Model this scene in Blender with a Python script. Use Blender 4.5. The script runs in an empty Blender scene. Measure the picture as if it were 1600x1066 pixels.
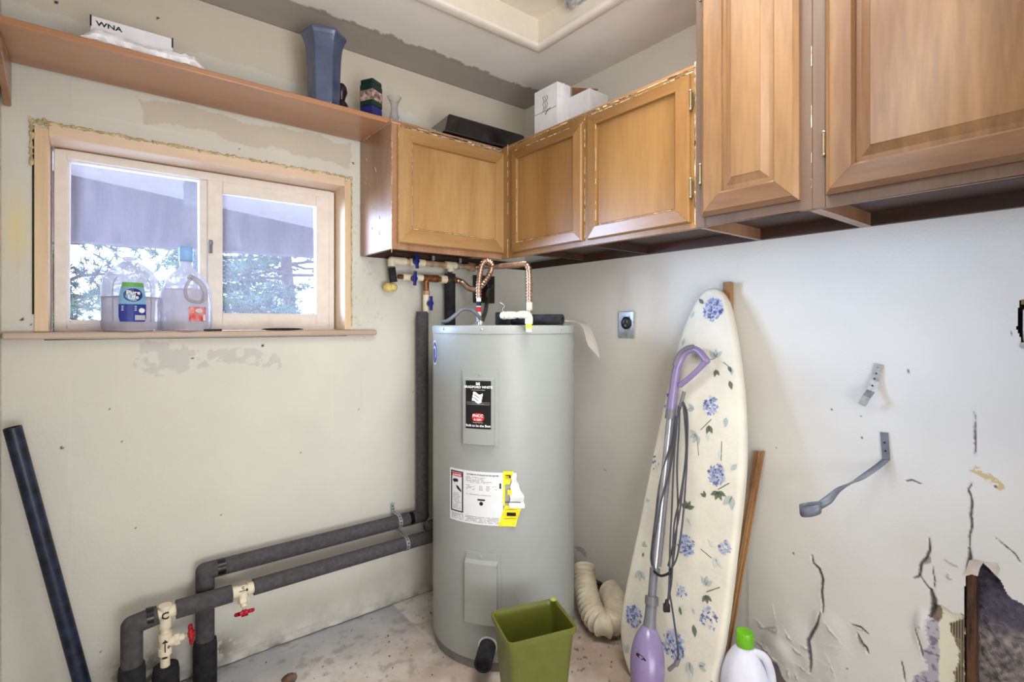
import bpy, bmesh, math, random
import numpy as np
from mathutils import Vector, Matrix
random.seed(7); rng = np.random.default_rng(7)
PI = math.pi
SC = bpy.context.scene; COL = SC.collection

# ------------------------------------------------------------------ camera, sky, lights, exposure
FPX, PPX, PPY = 814.0, 800.0, 507.0
CAM = Vector((-1.763, -2.1, 1.22)); YAW = math.radians(51.4)
FW = Vector((math.cos(YAW), math.sin(YAW), 0)); RT = Vector((math.sin(YAW), -math.cos(YAW), 0)); UP = Vector((0, 0, 1))
cd = bpy.data.cameras.new('camera'); cam = bpy.data.objects.new('camera', cd); COL.objects.link(cam)
cam.location = CAM; cam.rotation_euler = (PI/2, 0, YAW - PI/2)
cd.sensor_width = 36; cd.lens = 36*FPX/1600; cd.shift_y = -(533-PPY)/1600; cd.clip_start = 0.02
SC.camera = cam
W = bpy.data.worlds.new('sky'); SC.world = W; W.use_nodes = True
bg = W.node_tree.nodes['Background']; bg.inputs[0].default_value = (0.60, 0.74, 1.0, 1); bg.inputs[1].default_value = 7.0

def area(name, loc, target, sx, sy, watts, col, spread=180):
    l = bpy.data.lights.new(name, 'AREA'); l.spread = math.radians(spread); l.shape = 'RECTANGLE'; l.size = sx; l.size_y = sy; l.energy = watts; l.color = col
    o = bpy.data.objects.new(name, l); COL.objects.link(o); o.location = loc
    o.rotation_euler = (Vector(target)-Vector(loc)).to_track_quat('-Z', 'Y').to_euler(); return o
area('recess_light', (-0.76, -1.45, 2.36), (-0.76, -1.45, 0), 0.6, 0.75, 15, (1.0, 0.985, 0.965), 125)
area('camera_side_fill', (-1.72, -2.75, 1.5), (-0.12, -0.35, 1.0), 0.45, 1.1, 2.2, (0.97, 0.985, 1.0), 58)  # added fill just behind the camera, aimed at the corner; no doorway there
area('room_fill', (-1.5, -2.9, 0.75), (-0.9, -0.4, 1.5), 0.8, 0.8, 7, (1.0, 0.99, 0.98), 90)  # added fill that evens out the walls, no real source behind it
area('ceiling_fill', (-1.05, -2.45, 1.55), (-0.85, -1.7, 2.35), 0.7, 0.7, 5, (1.0, 0.99, 0.98))  # added upward fill, so the ceiling sends soft light back down
area('low_fill', (-1.2, -3.2, 0.55), (-0.95, -0.3, 0.25), 1.2, 0.7, 7.5, (0.98, 0.99, 1.0), 110)  # added low fill for the floor and the lower walls
area('ceiling_corner_fill', (-1.2, -1.55, 1.98), (-0.35, -0.55, 2.35), 0.5, 0.5, 6.5, (1.0, 0.985, 0.96))  # added fill for the dim ceiling corner, separate from the lamp fitting
sl = bpy.data.lights.new('low_sky_glow', 'SUN'); sl.energy = 21.0; sl.angle = math.radians(34); sl.color = (0.52, 0.70, 1.0)
so = bpy.data.objects.new('low_sky_glow', sl); COL.objects.link(so); so.rotation_euler = Vector((1, -.98, -.12)).to_track_quat('-Z', 'Y').to_euler()
SC.view_settings.view_transform = 'Standard'; SC.view_settings.look = 'None'
SC.view_settings.gamma = 1; SC.view_settings.exposure = -0.13; SC.view_settings.use_curve_mapping = False

# ------------------------------------------------------------------ measuring helpers (pixel of the photograph -> point on a real plane)
def ray(x, y): return FW + RT*((x-PPX)/FPX) - UP*((y-PPY)/FPX)
def P(x, y, D): return CAM + ray(x, y)*D
def hit(x, y, ax, v):
    d = ray(x, y); return CAM + d*((v-CAM[ax])/d[ax])
def A(x, y, v=0.0): return hit(x, y, 1, v)
def B(x, y, v=0.0): return hit(x, y, 0, v)
def Z(x, y, v=0.0): return hit(x, y, 2, v)
def plane_hit(x, y, o, n):
    d = ray(x, y); return CAM + d*((Vector(o)-CAM).dot(n)/d.dot(n))

# ------------------------------------------------------------------ materials
def lin(c): return tuple(((v/255)/12.92 if v/255 <= .04045 else ((v/255+.055)/1.055)**2.4) for v in c)
def L4(c): return (*lin(c), 1)
MATS = {}
def mat(name, col, rough=.6, metal=0, noise=0.06, nscale=25, bump=0.05, bscale=60, spec=.4, stretch=(1,1,1), col2=None, trans=0, emit=None):
    if name in MATS: return MATS[name]
    m = bpy.data.materials.new(name); m.use_nodes = True; nt = m.node_tree; N = nt.nodes; K = nt.links
    b = N['Principled BSDF']; b.inputs['Roughness'].default_value = rough; b.inputs['Metallic'].default_value = metal
    b.inputs['Specular IOR Level'].default_value = spec
    tc = N.new('ShaderNodeTexCoord'); mp = N.new('ShaderNodeMapping'); mp.inputs['Scale'].default_value = stretch
    K.new(tc.outputs['Object'], mp.inputs['Vector'])
    n = N.new('ShaderNodeTexNoise'); n.inputs['Scale'].default_value = nscale; n.inputs['Detail'].default_value = 6; K.new(mp.outputs[0], n.inputs['Vector'])
    r = N.new('ShaderNodeValToRGB'); c = lin(col)
    c2 = lin(col2) if col2 else tuple(v*(1-noise*3) for v in c)
    c1 = c if col2 else tuple(min(1, v*(1+noise)) for v in c)
    r.color_ramp.elements[0].position = .35; r.color_ramp.elements[1].position = .65
    r.color_ramp.elements[0].color = (*c2, 1); r.color_ramp.elements[1].color = (*c1, 1)
    K.new(n.outputs['Fac'], r.inputs[0]); K.new(r.outputs[0], b.inputs['Base Color'])
    if bump:
        n2 = N.new('ShaderNodeTexNoise'); n2.inputs['Scale'].default_value = bscale; n2.inputs['Detail'].default_value = 4; K.new(mp.outputs[0], n2.inputs['Vector'])
        bp = N.new('ShaderNodeBump'); bp.inputs['Strength'].default_value = bump; bp.inputs['Distance'].default_value = .01
        K.new(n2.outputs['Fac'], bp.inputs['Height']); K.new(bp.outputs[0], b.inputs['Normal'])
    if trans: b.inputs['Transmission Weight'].default_value = trans
    if emit: b.inputs['Emission Color'].default_value = (*lin(col), 1); b.inputs['Emission Strength'].default_value = emit
    MATS[name] = m; return m
def wood(name, c1, c2, axis='z', rough=.38, scale=1.0, coat=.0):
    if name in MATS: return MATS[name]
    m = bpy.data.materials.new(name); m.use_nodes = True; nt = m.node_tree; N = nt.nodes; K = nt.links; b = N['Principled BSDF']
    b.inputs['Roughness'].default_value = rough; b.inputs['Coat Weight'].default_value = coat; b.inputs['Coat Roughness'].default_value = .25
    tc = N.new('ShaderNodeTexCoord'); mp = N.new('ShaderNodeMapping')
    s = {'x': (.12, 1, 1), 'y': (1, .12, 1), 'z': (1, 1, .12)}[axis]; mp.inputs['Scale'].default_value = tuple(v*scale for v in s)
    K.new(tc.outputs['Object'], mp.inputs['Vector'])
    big = N.new('ShaderNodeTexNoise'); big.inputs['Scale'].default_value = 7; big.inputs['Detail'].default_value = 3; big.inputs['Distortion'].default_value = .6; K.new(mp.outputs[0], big.inputs['Vector'])
    fine = N.new('ShaderNodeTexNoise'); fine.inputs['Scale'].default_value = 90; fine.inputs['Detail'].default_value = 5; K.new(mp.outputs[0], fine.inputs['Vector'])
    mx = N.new('ShaderNodeMath'); mx.operation = 'MULTIPLY_ADD'; mx.inputs[1].default_value = .35; K.new(fine.outputs['Fac'], mx.inputs[0]); K.new(big.outputs['Fac'], mx.inputs[2])
    r = N.new('ShaderNodeValToRGB'); r.color_ramp.elements[0].position = .48; r.color_ramp.elements[1].position = .86
    r.color_ramp.elements[0].color = L4(c2); r.color_ramp.elements[1].color = L4(c1)
    K.new(mx.outputs[0], r.inputs[0]); K.new(r.outputs[0], b.inputs['Base Color'])
    bp = N.new('ShaderNodeBump'); bp.inputs['Strength'].default_value = .06; bp.inputs['Distance'].default_value = .004; K.new(fine.outputs['Fac'], bp.inputs['Height']); K.new(bp.outputs[0], b.inputs['Normal'])
    MATS[name] = m; return m
def painted(name, rough=.55, bump=.12, speck=0.0, spec=.3, mottled=.05, bscale=140):
    """wall / floor / ceiling paint: colour comes from the vertex attribute 'tint' (patches, stains, bare spots, some painted-in window light), grain from noise"""
    m = bpy.data.materials.new(name); m.use_nodes = True; nt = m.node_tree; N = nt.nodes; K = nt.links; b = N['Principled BSDF']
    b.inputs['Roughness'].default_value = rough; b.inputs['Specular IOR Level'].default_value = spec
    at = N.new('ShaderNodeAttribute'); at.attribute_name = 'tint'
    tc = N.new('ShaderNodeTexCoord'); n = N.new('ShaderNodeTexNoise'); n.inputs['Scale'].default_value = 4; n.inputs['Detail'].default_value = 8; K.new(tc.outputs['Object'], n.inputs['Vector'])
    mr = N.new('ShaderNodeMapRange'); mr.inputs[1].default_value = .3; mr.inputs[2].default_value = .7; mr.inputs[3].default_value = 1-mottled; mr.inputs[4].default_value = 1+mottled*.4
    K.new(n.outputs['Fac'], mr.inputs[0])
    mul = N.new('ShaderNodeVectorMath'); mul.operation = 'SCALE'; K.new(at.outputs['Color'], mul.inputs[0]); K.new(mr.outputs[0], mul.inputs['Scale'])
    K.new(mul.outputs[0], b.inputs['Base Color'])
    n2 = N.new('ShaderNodeTexNoise'); n2.inputs['Scale'].default_value = bscale; n2.inputs['Detail'].default_value = 3; K.new(tc.outputs['Object'], n2.inputs['Vector'])
    n3 = N.new('ShaderNodeTexNoise'); n3.inputs['Scale'].default_value = 9; n3.inputs['Detail'].default_value = 3; K.new(tc.outputs['Object'], n3.inputs['Vector'])
    ad = N.new('ShaderNodeMath'); ad.operation = 'MULTIPLY_ADD'; ad.inputs[1].default_value = 1.2; K.new(n3.outputs['Fac'], ad.inputs[0]); K.new(n2.outputs['Fac'], ad.inputs[2])
    bp = N.new('ShaderNodeBump'); bp.inputs['Strength'].default_value = bump; bp.inputs['Distance'].default_value = .006; K.new(ad.outputs[0], bp.inputs['Height']); K.new(bp.outputs[0], b.inputs['Normal'])
    MATS[name] = m; return m
def clear(name, col, fac, rough=.1, trl=True):
    m = bpy.data.materials.new(name); m.use_nodes = True; nt = m.node_tree; N = nt.nodes; K = nt.links
    for n in list(N): N.remove(n)
    out = N.new('ShaderNodeOutputMaterial'); tr = N.new('ShaderNodeBsdfTransparent'); gl = N.new('ShaderNodeBsdfGlossy'); gl.inputs['Roughness'].default_value = rough
    df = N.new('ShaderNodeBsdfTranslucent'); df.inputs[0].default_value = L4(col); d2 = N.new('ShaderNodeBsdfDiffuse'); d2.inputs[0].default_value = L4(col)
    tr.inputs[0].default_value = (.96, .97, 1, 1)
    a = N.new('ShaderNodeMixShader'); a.inputs[0].default_value = .5; K.new(df.outputs[0], a.inputs[1]); K.new(d2.outputs[0], a.inputs[2])
    b = N.new('ShaderNodeMixShader'); b.inputs[0].default_value = fac; K.new(tr.outputs[0], b.inputs[1]); K.new(a.outputs[0], b.inputs[2])
    lw = N.new('ShaderNodeLayerWeight'); lw.inputs[0].default_value = .15
    mm = N.new('ShaderNodeMath'); mm.operation = 'MULTIPLY'; mm.inputs[1].default_value = .5; K.new(lw.outputs['Fresnel'], mm.inputs[0])
    c = N.new('ShaderNodeMixShader'); K.new(mm.outputs[0], c.inputs[0]); K.new(b.outputs[0], c.inputs[1]); K.new(gl.outputs[0], c.inputs[2]); K.new(c.outputs[0], out.inputs[0])
    MATS[name] = m; return m

M_wall = painted('wall_paint'); M_floor = painted('floor_paint', rough=.5, bump=.3, mottled=.18, bscale=60); M_ceil = painted('ceiling_paint', rough=.8, bump=.1)
M_cab = wood('cabinet_maple', (176, 142, 94), (152, 114, 68), 'z', .34, coat=.25)
M_cabx = wood('cabinet_maple_across', (170, 134, 86), (142, 104, 60), 'x', .34, coat=.25)
M_caby = wood('cabinet_maple_across_y', (170, 134, 86), (142, 104, 60), 'y', .34, coat=.25)
M_cabb = wood('cabinet_maple_amber', (152, 114, 64), (126, 88, 44), 'z', .34, coat=.25)
M_cabby = wood('cabinet_maple_amber_across', (144, 104, 58), (116, 80, 40), 'y', .34, coat=.25)
M_tall = wood('tall_cabinet_maple', (140, 106, 70), (104, 72, 44), 'z', .34, coat=.25)
M_tally = wood('tall_cabinet_maple_across', (122, 90, 62), (92, 64, 42), 'y', .34, coat=.25)
M_frame = wood('tall_face_frame', (106, 84, 68), (86, 66, 52), 'z', .4, coat=.2)
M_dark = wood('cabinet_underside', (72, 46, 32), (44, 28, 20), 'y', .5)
M_side = wood('cabinet_side', (160, 122, 92), (128, 90, 64), 'z', .35, coat=.3)
M_shelf = wood('shelf_board', (176, 128, 90), (158, 108, 74), 'x', .32, coat=.3)
M_shelfy = wood('shelf_board_across', (186, 140, 92), (166, 118, 74), 'y', .32, coat=.3)
M_pine = wood('pine_jamb', (228, 204, 178), (212, 182, 152), 'x', .5)
M_pinez = wood('pine_jamb_upright', (228, 204, 172), (212, 182, 144), 'z', .5)
M_sill = wood('sill_taupe', (196, 176, 156), (176, 154, 134), 'x', .45)
M_slat = wood('old_slat', (190, 142, 86), (136, 92, 50), 'z', .6, scale=2.2)
M_stud = wood('old_stud', (112, 78, 54), (34, 24, 22), 'z', .9, scale=4)
M_chip = mat('bare_chip', (232, 214, 182), .8, bump=.2)
M_vinyl = mat('window_vinyl', (232, 224, 216), .4, noise=.02)
M_glass = clear('window_glass', (216, 212, 222), .10, .03)
M_foamins = mat('pipe_foam', (80, 78, 82), .8, noise=.1, nscale=60, bump=.3, bscale=300)
M_foamdk = mat('sleeve_foam', (36, 37, 42), .85, noise=.2, nscale=30, bump=.6, bscale=90)
M_tape = mat('black_tape', (16, 16, 18), .3)
M_cpvc = mat('cpvc', (232, 222, 196), .4, noise=.04)
M_cpvcold = mat('cpvc_dirty', (208, 184, 148), .5, noise=.1, col2=(158, 112, 78), nscale=18)
M_red = mat('red_handle', (176, 22, 36), .35)
M_blue = mat('blue_handle', (24, 32, 122), .35)
M_copper = mat('copper', (212, 176, 154), .3, metal=1, noise=.05, bump=.02)
M_copperold = mat('copper_old', (150, 96, 62), .5, metal=.6, noise=.2, nscale=60, bump=.2)
M_steel = mat('galvanised_steel', (196, 200, 206), .35, metal=.6, noise=.08, nscale=60)
M_dull = mat('dull_grey_strap', (128, 134, 146), .5, metal=.4)
M_tank = mat('tank_enamel', (154, 158, 154), .42, noise=.006, bump=0)
M_tankring = mat('tank_base_grey', (120, 120, 118), .5)
M_black = mat('black_plastic', (22, 22, 25), .35, bump=.02)
M_brownblk = mat('brown_plate', (44, 30, 26), .3)
M_white = mat('white_print', (240, 240, 240), .5, noise=0, bump=0)
M_label = mat('label_paper', (226, 228, 232), .5, noise=.01, bump=0)
M_ink = mat('black_ink', (18, 18, 20), .5, noise=0, bump=0)
M_greyink = mat('grey_print', (140, 142, 150), .6, noise=0, bump=0)
M_redink = mat('red_print', (196, 40, 44), .5, noise=0, bump=0)
M_yellow = mat('yellow_paper', (244, 226, 40), .6, noise=.05, bump=0)
M_green = mat('olive_plastic', (98, 104, 36), .38, noise=.03, bump=.02)
M_paper = mat('white_card', (228, 229, 234), .7, noise=.02)
M_cardbrown = mat('brown_cardboard', (126, 88, 62), .8)
M_plastic = mat('plastic_wrap', (238, 238, 242), .25, noise=.03, bump=.6, bscale=30)
M_vase = mat('blue_glaze', (78, 92, 122), .14, noise=.1, nscale=10, bump=.08, bscale=14, spec=.7)
M_darkfig = mat('dark_brown_glaze', (44, 26, 34), .2)
M_tin = mat('tin_green', (24, 50, 44), .3); M_tinblue = mat('tin_blue', (40, 42, 110), .3); M_tinlabel = mat('tin_label', (206, 168, 158), .5, col2=(60, 60, 50), nscale=70)
M_pan = mat('black_enamel', (22, 16, 18), .15, spec=.6, noise=.3, nscale=40)
M_hose = mat('vinyl_duct', (212, 200, 176), .5, noise=.06)
M_cloth = mat('board_cover', (226, 221, 206), .85, noise=.03, nscale=8, bump=.5, bscale=14)
M_lil = mat('lilac_plastic', (138, 122, 164), .25, noise=.02, bump=0, spec=.6)
M_grey = mat('grey_plastic', (112, 112, 118), .4, noise=.02)
M_alu = mat('satin_tube', (176, 178, 184), .3, metal=.7)
M_cord = mat('grey_cord', (70, 70, 78), .5)
M_jugw = mat('white_hdpe', (224, 226, 242), .35, noise=.02, bump=.01)
M_capg = mat('green_cap', (110, 186, 28), .35)
M_bluepipe = mat('navy_pipe', (32, 42, 66), .4, noise=.25, nscale=30, bump=.05)
M_jug = clear('jug_plastic', (206, 198, 198), .58, .12)
M_water = clear('jug_water', (236, 226, 220), .55, .05)
M_clearglass = clear('clear_glass', (216, 216, 210), .25, .03)
M_film = clear('hanging_film', (226, 220, 210), .93, .25)
M_foamy = mat('spray_foam', (212, 196, 150), .9, noise=.12, nscale=50, bump=1.0, bscale=70)
M_gap = mat('dark_gap', (30, 26, 24), .9)

# ------------------------------------------------------------------ mesh helpers
PRINTS = {'badge_print', 'label_print', 'danger_band', 'fine_print', 'box_print', 'marker_writing', 'handwriting', 'oval_print', 'danger_print', 'corner_seam'}     # flat lettering
class MB:
    def __init__(s): s.v = []; s.f = []
    def add(s, v, f):
        o = len(s.v); s.v += [tuple(p) for p in v]; s.f += [tuple(i+o for i in q) for q in f]; return s
    def box(s, lo, hi):
        x0, y0, z0 = lo; x1, y1, z1 = hi
        return s.add([(x0,y0,z0),(x1,y0,z0),(x1,y1,z0),(x0,y1,z0),(x0,y0,z1),(x1,y0,z1),(x1,y1,z1),(x0,y1,z1)],
                     [(0,3,2,1),(4,5,6,7),(0,1,5,4),(1,2,6,5),(2,3,7,6),(3,0,4,7)])
    def hexa(s, a, b):      # a, b: two matching polygons, joined
        n = len(a); return s.add(list(a)+list(b), [tuple(range(n))[::-1], tuple(range(n, 2*n))]+[(i, (i+1) % n, n+(i+1) % n, n+i) for i in range(n)])
    def obox(s, c, ex, ey, ez):   # centre + half extent vectors
        c, ex, ey, ez = map(Vector, (c, ex, ey, ez))
        a = [c-ex-ey-ez, c+ex-ey-ez, c+ex+ey-ez, c-ex+ey-ez]; b = [p+ez*2 for p in a]; return s.hexa(a, b)
    def tube(s, pts, r, n=14, caps=True, flat=None):
        pts = [Vector(p) for p in pts]; m = len(pts); rr = r if hasattr(r, '__len__') else [r]*m
        T = []
        for i in range(m):
            t = pts[min(i+1, m-1)]-pts[max(i-1, 0)]
            T.append(t.normalized() if t.length > 1e-9 else (T[-1] if T else Vector((0,0,1))))
        u = T[0].orthogonal().normalized()
        if flat is not None: u = (Vector(flat)-T[0]*Vector(flat).dot(T[0])).normalized()
        vs = []
        for i in range(m):
            u = (u-T[i]*u.dot(T[i])).normalized(); w = T[i].cross(u)
            for k in range(n):
                a = 2*PI*k/n; vs.append(pts[i]+(u*math.cos(a)+w*math.sin(a))*rr[i])
        fs = [(i*n+k, i*n+(k+1) % n, (i+1)*n+(k+1) % n, (i+1)*n+k) for i in range(m-1) for k in range(n)]
        if caps: fs += [tuple(range(n))[::-1], tuple(range((m-1)*n, m*n))]
        return s.add(vs, fs)
    def strip(s, pts, width, thick, side):      # flat ribbon along pts
        pts = [Vector(p) for p in pts]; side = Vector(side).normalized(); m = len(pts); vs = []
        for i in range(m):
            t = (pts[min(i+1, m-1)]-pts[max(i-1, 0)]).normalized(); sd = (side-t*side.dot(t)).normalized(); nn = t.cross(sd)
            w = width[i] if hasattr(width, '__len__') else width
            for a, b in ((-1,-1),(1,-1),(1,1),(-1,1)): vs.append(pts[i]+sd*a*w/2+nn*b*thick/2)
        fs = [(i*4+k, i*4+(k+1) % 4, (i+1)*4+(k+1) % 4, (i+1)*4+k) for i in range(m-1) for k in range(4)]+[(3,2,1,0), tuple(range(m*4-4, m*4))]
        return s.add(vs, fs)
    def lathe(s, prof, c=(0,0,0), n=32, squash=None, ax=None):
        c = Vector(c); vs = []
        q = Vector(ax).to_track_quat('Z', 'Y') if ax is not None else None
        for r, z in prof:
            for k in range(n):
                a = 2*PI*k/n; p = Vector((r*math.cos(a), r*math.sin(a), z))
                if squash: p = squash(p, a)
                if q: p = q @ p
                vs.append(c+p)
        m = len(prof); fs = [(i*n+k, i*n+(k+1) % n, (i+1)*n+(k+1) % n, (i+1)*n+k) for i in range(m-1) for k in range(n)]
        if prof[0][0] > 1e-6: fs.append(tuple(range(n))[::-1])
        if prof[-1][0] > 1e-6: fs.append(tuple(range((m-1)*n, m*n)))
        return s.add(vs, fs)
    def ball(s, c, r, n=12, jit=0):
        c = Vector(c); rx = r if hasattr(r, '__len__') else (r, r, r); vs = []
        for i in range(n//2+1):
            t = PI*i/(n//2)
            for k in range(n):
                a = 2*PI*k/n; j = 1+random.uniform(-jit, jit)
                vs.append(c+Vector((rx[0]*math.sin(t)*math.cos(a)*j, rx[1]*math.sin(t)*math.sin(a)*j, rx[2]*math.cos(t)*j)))
        return s.add(vs, [(i*n+k, i*n+(k+1) % n, (i+1)*n+(k+1) % n, (i+1)*n+k) for i in range(n//2) for k in range(n)])
    def clusters(s):       # lettering that lies far apart becomes prints of its own
        p = list(range(len(s.v)))
        def find(a):
            while p[a] != a: p[a] = p[p[a]]; a = p[a]
            return a
        for f in s.f:
            for i in f[1:]: p[find(i)] = find(f[0])
        isl = {}
        for i in range(len(s.v)): isl.setdefault(find(i), []).append(i)
        key = list(isl); A_ = np.array(s.v); lo = np.array([A_[isl[k]].min(0) for k in key]); hi = np.array([A_[isl[k]].max(0) for k in key]); size = (hi-lo).max(1)
        gap = np.maximum(0, np.maximum(lo[:, None]-hi[None], lo[None]-hi[:, None])); near = np.sqrt((gap**2).sum(2)) <= np.maximum(.02, .5*np.maximum(size[:, None], size[None]))
        g = list(range(len(key)))
        def fg(a):
            while g[a] != a: a = g[a]
            return a
        for a, b in zip(*np.nonzero(np.triu(near, 1))): g[fg(int(a))] = fg(int(b))
        out = {}; where = {r: k for k, r in enumerate(key)}
        for f in s.f: out.setdefault(fg(where[find(f[0])]), []).append(f)
        res = []
        for fs in out.values():
            ids = sorted({i for f in fs for i in f}); mp_ = {a: b for b, a in enumerate(ids)}; q = MB(); q.v = [s.v[i] for i in ids]; q.f = [tuple(mp_[i] for i in f) for f in fs]; res.append(q)
        return res
    def build(s, name, m, parent=None, smooth=False, bevel=0, bseg=2):
        if name in PRINTS:
            c = s.clusters()
            if len(c) > 1: return [q.build(name, m, parent, smooth, bevel, bseg) for q in c][0]
        me = bpy.data.meshes.new(name); me.from_pydata(s.v, [], s.f)
        bm = bmesh.new(); bm.from_mesh(me); bmesh.ops.remove_doubles(bm, verts=bm.verts, dist=1e-6); bmesh.ops.recalc_face_normals(bm, faces=bm.faces); bm.to_mesh(me); bm.free()
        me.materials.append(m)
        o = bpy.data.objects.new(name, me); COL.objects.link(o)
        if smooth:
            me.polygons.foreach_set('use_smooth', [True]*len(me.polygons))
            try: me.set_sharp_from_angle(angle=math.radians(40))
            except Exception: pass
        if bevel:
            b = o.modifiers.new('bevel', 'BEVEL'); b.width = bevel; b.segments = bseg; b.limit_method = 'ANGLE'; b.angle_limit = math.radians(35)
        if parent: o.parent = parent; o.matrix_parent_inverse = parent.matrix_basis.inverted()
        return o
def tag(o, label=None, cat=None, group=None, kind=None):
    if label: o['label'] = label
    if cat: o['category'] = cat
    if group: o['group'] = group
    if kind: o['kind'] = kind
    return o
def thing(name, loc, label, cat, group=None, rz=0):
    o = bpy.data.objects.new(name, None); COL.objects.link(o); o.location = loc; o.rotation_euler = (0, 0, rz); o.empty_display_size = .05
    return tag(o, label, cat, group)
def lerp(a, b, t): return a+(b-a)*t
def smooth_path(pts, k=8):
    pts = [Vector(p) for p in pts]; out = []
    for i in range(len(pts)-1):
        p0 = pts[max(i-1, 0)]; p1 = pts[i]; p2 = pts[i+1]; p3 = pts[min(i+2, len(pts)-1)]
        for j in range(k):
            t = j/k; out.append(.5*((2*p1)+(p2-p0)*t+(2*p0-5*p1+4*p2-p3)*t*t+(3*p1-p0-3*p2+p3)*t**3))
    out.append(pts[-1]); return out
def text_mb(s, size, fn, mb=None, align='CENTER', xs=1.0, thick=0.0):
    """flat lettering; fn maps (x, y) of the text plane to a world point"""
    c = bpy.data.curves.new('t', 'FONT'); c.body = s; c.size = size; c.align_x = align; c.resolution_u = 2; c.offset = thick
    o = bpy.data.objects.new('t', c); COL.objects.link(o)
    bpy.context.view_layer.update()
    me = bpy.data.meshes.new_from_object(o.evaluated_get(bpy.context.evaluated_depsgraph_get()))
    b_m = bmesh.new(); b_m.from_mesh(me); bmesh.ops.triangulate(b_m, faces=b_m.faces); bmesh.ops.subdivide_edges(b_m, edges=[e for e in b_m.edges if e.calc_length() > size*.22], cuts=2, use_grid_fill=True); b_m.to_mesh(me); b_m.free()
    mb = mb or MB(); mb.add([fn(v.co.x*xs, v.co.y) for v in me.vertices], [tuple(p.vertices) for p in me.polygons])
    bpy.data.objects.remove(o); bpy.data.curves.remove(c); bpy.data.meshes.remove(me); return mb
# numpy value noise
_g = rng.random((64, 64, 1)).squeeze()
def vnoise(x, y, s):
    x = np.asarray(x)*s; y = np.asarray(y)*s; xi = np.floor(x).astype(int); yi = np.floor(y).astype(int); fx = x-xi; fy = y-yi
    fx = fx*fx*(3-2*fx); fy = fy*fy*(3-2*fy); g = lambda a, b: _g[a % 64, b % 64]
    return (g(xi, yi)*(1-fx)+g(xi+1, yi)*fx)*(1-fy)+(g(xi, yi+1)*(1-fx)+g(xi+1, yi+1)*fx)*fy
def fbm(x, y, s, o=4): return sum(vnoise(x+17*i, y+5*i, s*2**i)*.5**i for i in range(o))/sum(.5**i for i in range(o))
def inpoly(x, y, poly):
    r = np.zeros(x.shape, bool); n = len(poly)
    for i in range(n):
        x1, y1 = poly[i]; x2, y2 = poly[(i+1) % n]
        if y1 == y2: continue
        c = ((y1 > y) != (y2 > y)) & (x < (x2-x1)*(y-y1)/(y2-y1)+x1); r ^= c
    return r
def dline(x, y, pl):
    d = np.full(x.shape, 9.); tt = np.zeros(x.shape); n = len(pl)-1
    for i in range(n):
        ax, ay = pl[i]; bx, by = pl[i+1]; l2 = (bx-ax)**2+(by-ay)**2+1e-12
        t = np.clip(((x-ax)*(bx-ax)+(y-ay)*(by-ay))/l2, 0, 1); dd = np.hypot(x-ax-t*(bx-ax), y-ay-t*(by-ay)); m = dd < d
        d = np.where(m, dd, d); tt = np.where(m, (i+t)/n, tt)
    return d, tt
def grid(name, U, V, to3, colour, disp=None, hole=None, m=None, parent=None):
    """painted surface as a dense grid; to3(u, v, d) -> xyz arrays; colour(u, v) -> (n,3) linear"""
    u, v = np.meshgrid(np.array(U), np.array(V), indexing='ij'); nu, nv = u.shape
    u = u.ravel(); v = v.ravel(); d = disp(u, v) if disp else np.zeros_like(u)
    x, y, z = to3(u, v, d); co = np.stack([x, y, z], 1)
    i = np.arange(nu*nv).reshape(nu, nv); q = np.stack([i[:-1,:-1], i[1:,:-1], i[1:,1:], i[:-1,1:]], -1).reshape(-1, 4)
    if hole is not None:
        cu = u[q].mean(1); cv = v[q].mean(1); q = q[~hole(cu, cv)]
    me = bpy.data.meshes.new(name); me.vertices.add(len(co)); me.vertices.foreach_set('co', co.astype(np.float32).ravel())
    me.loops.add(q.size); me.loops.foreach_set('vertex_index', q.ravel().astype(np.int32)); me.polygons.add(len(q))
    me.polygons.foreach_set('loop_start', np.arange(0, q.size, 4, dtype=np.int32)); me.polygons.foreach_set('use_smooth', np.ones(len(q), bool))
    me.update(calc_edges=True)
    c = np.ones((len(co), 4), np.float32); c[:, :3] = colour(u, v); at = me.attributes.new('tint', 'FLOAT_COLOR', 'POINT'); at.data.foreach_set('color', c.ravel())
    me.materials.append(m); o = bpy.data.objects.new(name, me); COL.objects.link(o)
    if parent: o.parent = parent
    return o
def paintcol(base, n): return np.tile(np.array(lin(base)), (n, 1))
def blend(c, col, f): f = np.clip(f, 0, 1)[:, None]; return c*(1-f)+np.array(lin(col))*f
def slivers(mb, a, b, n, w, out, thick=.0012, ln=(.01, .04), across=None):
    """ragged bare chips along the edge a-b"""
    a = Vector(a); b = Vector(b); d = (b-a).normalized(); L = (b-a).length; out = Vector(out).normalized(); ac = Vector(across).normalized() if across else d.cross(out)
    for _ in range(n):
        t = random.random()*L; l = random.uniform(*ln); k = 5; h = random.uniform(.3, 1)*w; lo = []; 
        for j in range(k): lo.append(a+d*(t+l*j/(k-1)-l/2)+ac*(-h*random.uniform(.1, .5)))
        for j in range(k)[::-1]: lo.append(a+d*(t+l*j/(k-1)-l/2)+ac*(h*random.uniform(.1, .5)))
        mb.hexa(lo, [p+out*thick for p in lo])
    return mb

# ------------------------------------------------------------------ THE SETTING
XL, XR, YB = -1.977, 0.0, -3.7
ZC = 2.35
OPX0, OPX1, OPZ0, OPZ1 = -1.885, -0.955, 1.172, 1.812
WALLC = (211, 209, 199)
def pxA(l, v=0): return [(p.x, p.z) for p in (A(x, y, v) for x, y in l)]
def pxB(l, v=0): return [(p.y, p.z) for p in (B(x, y, v) for x, y in l)]
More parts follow.
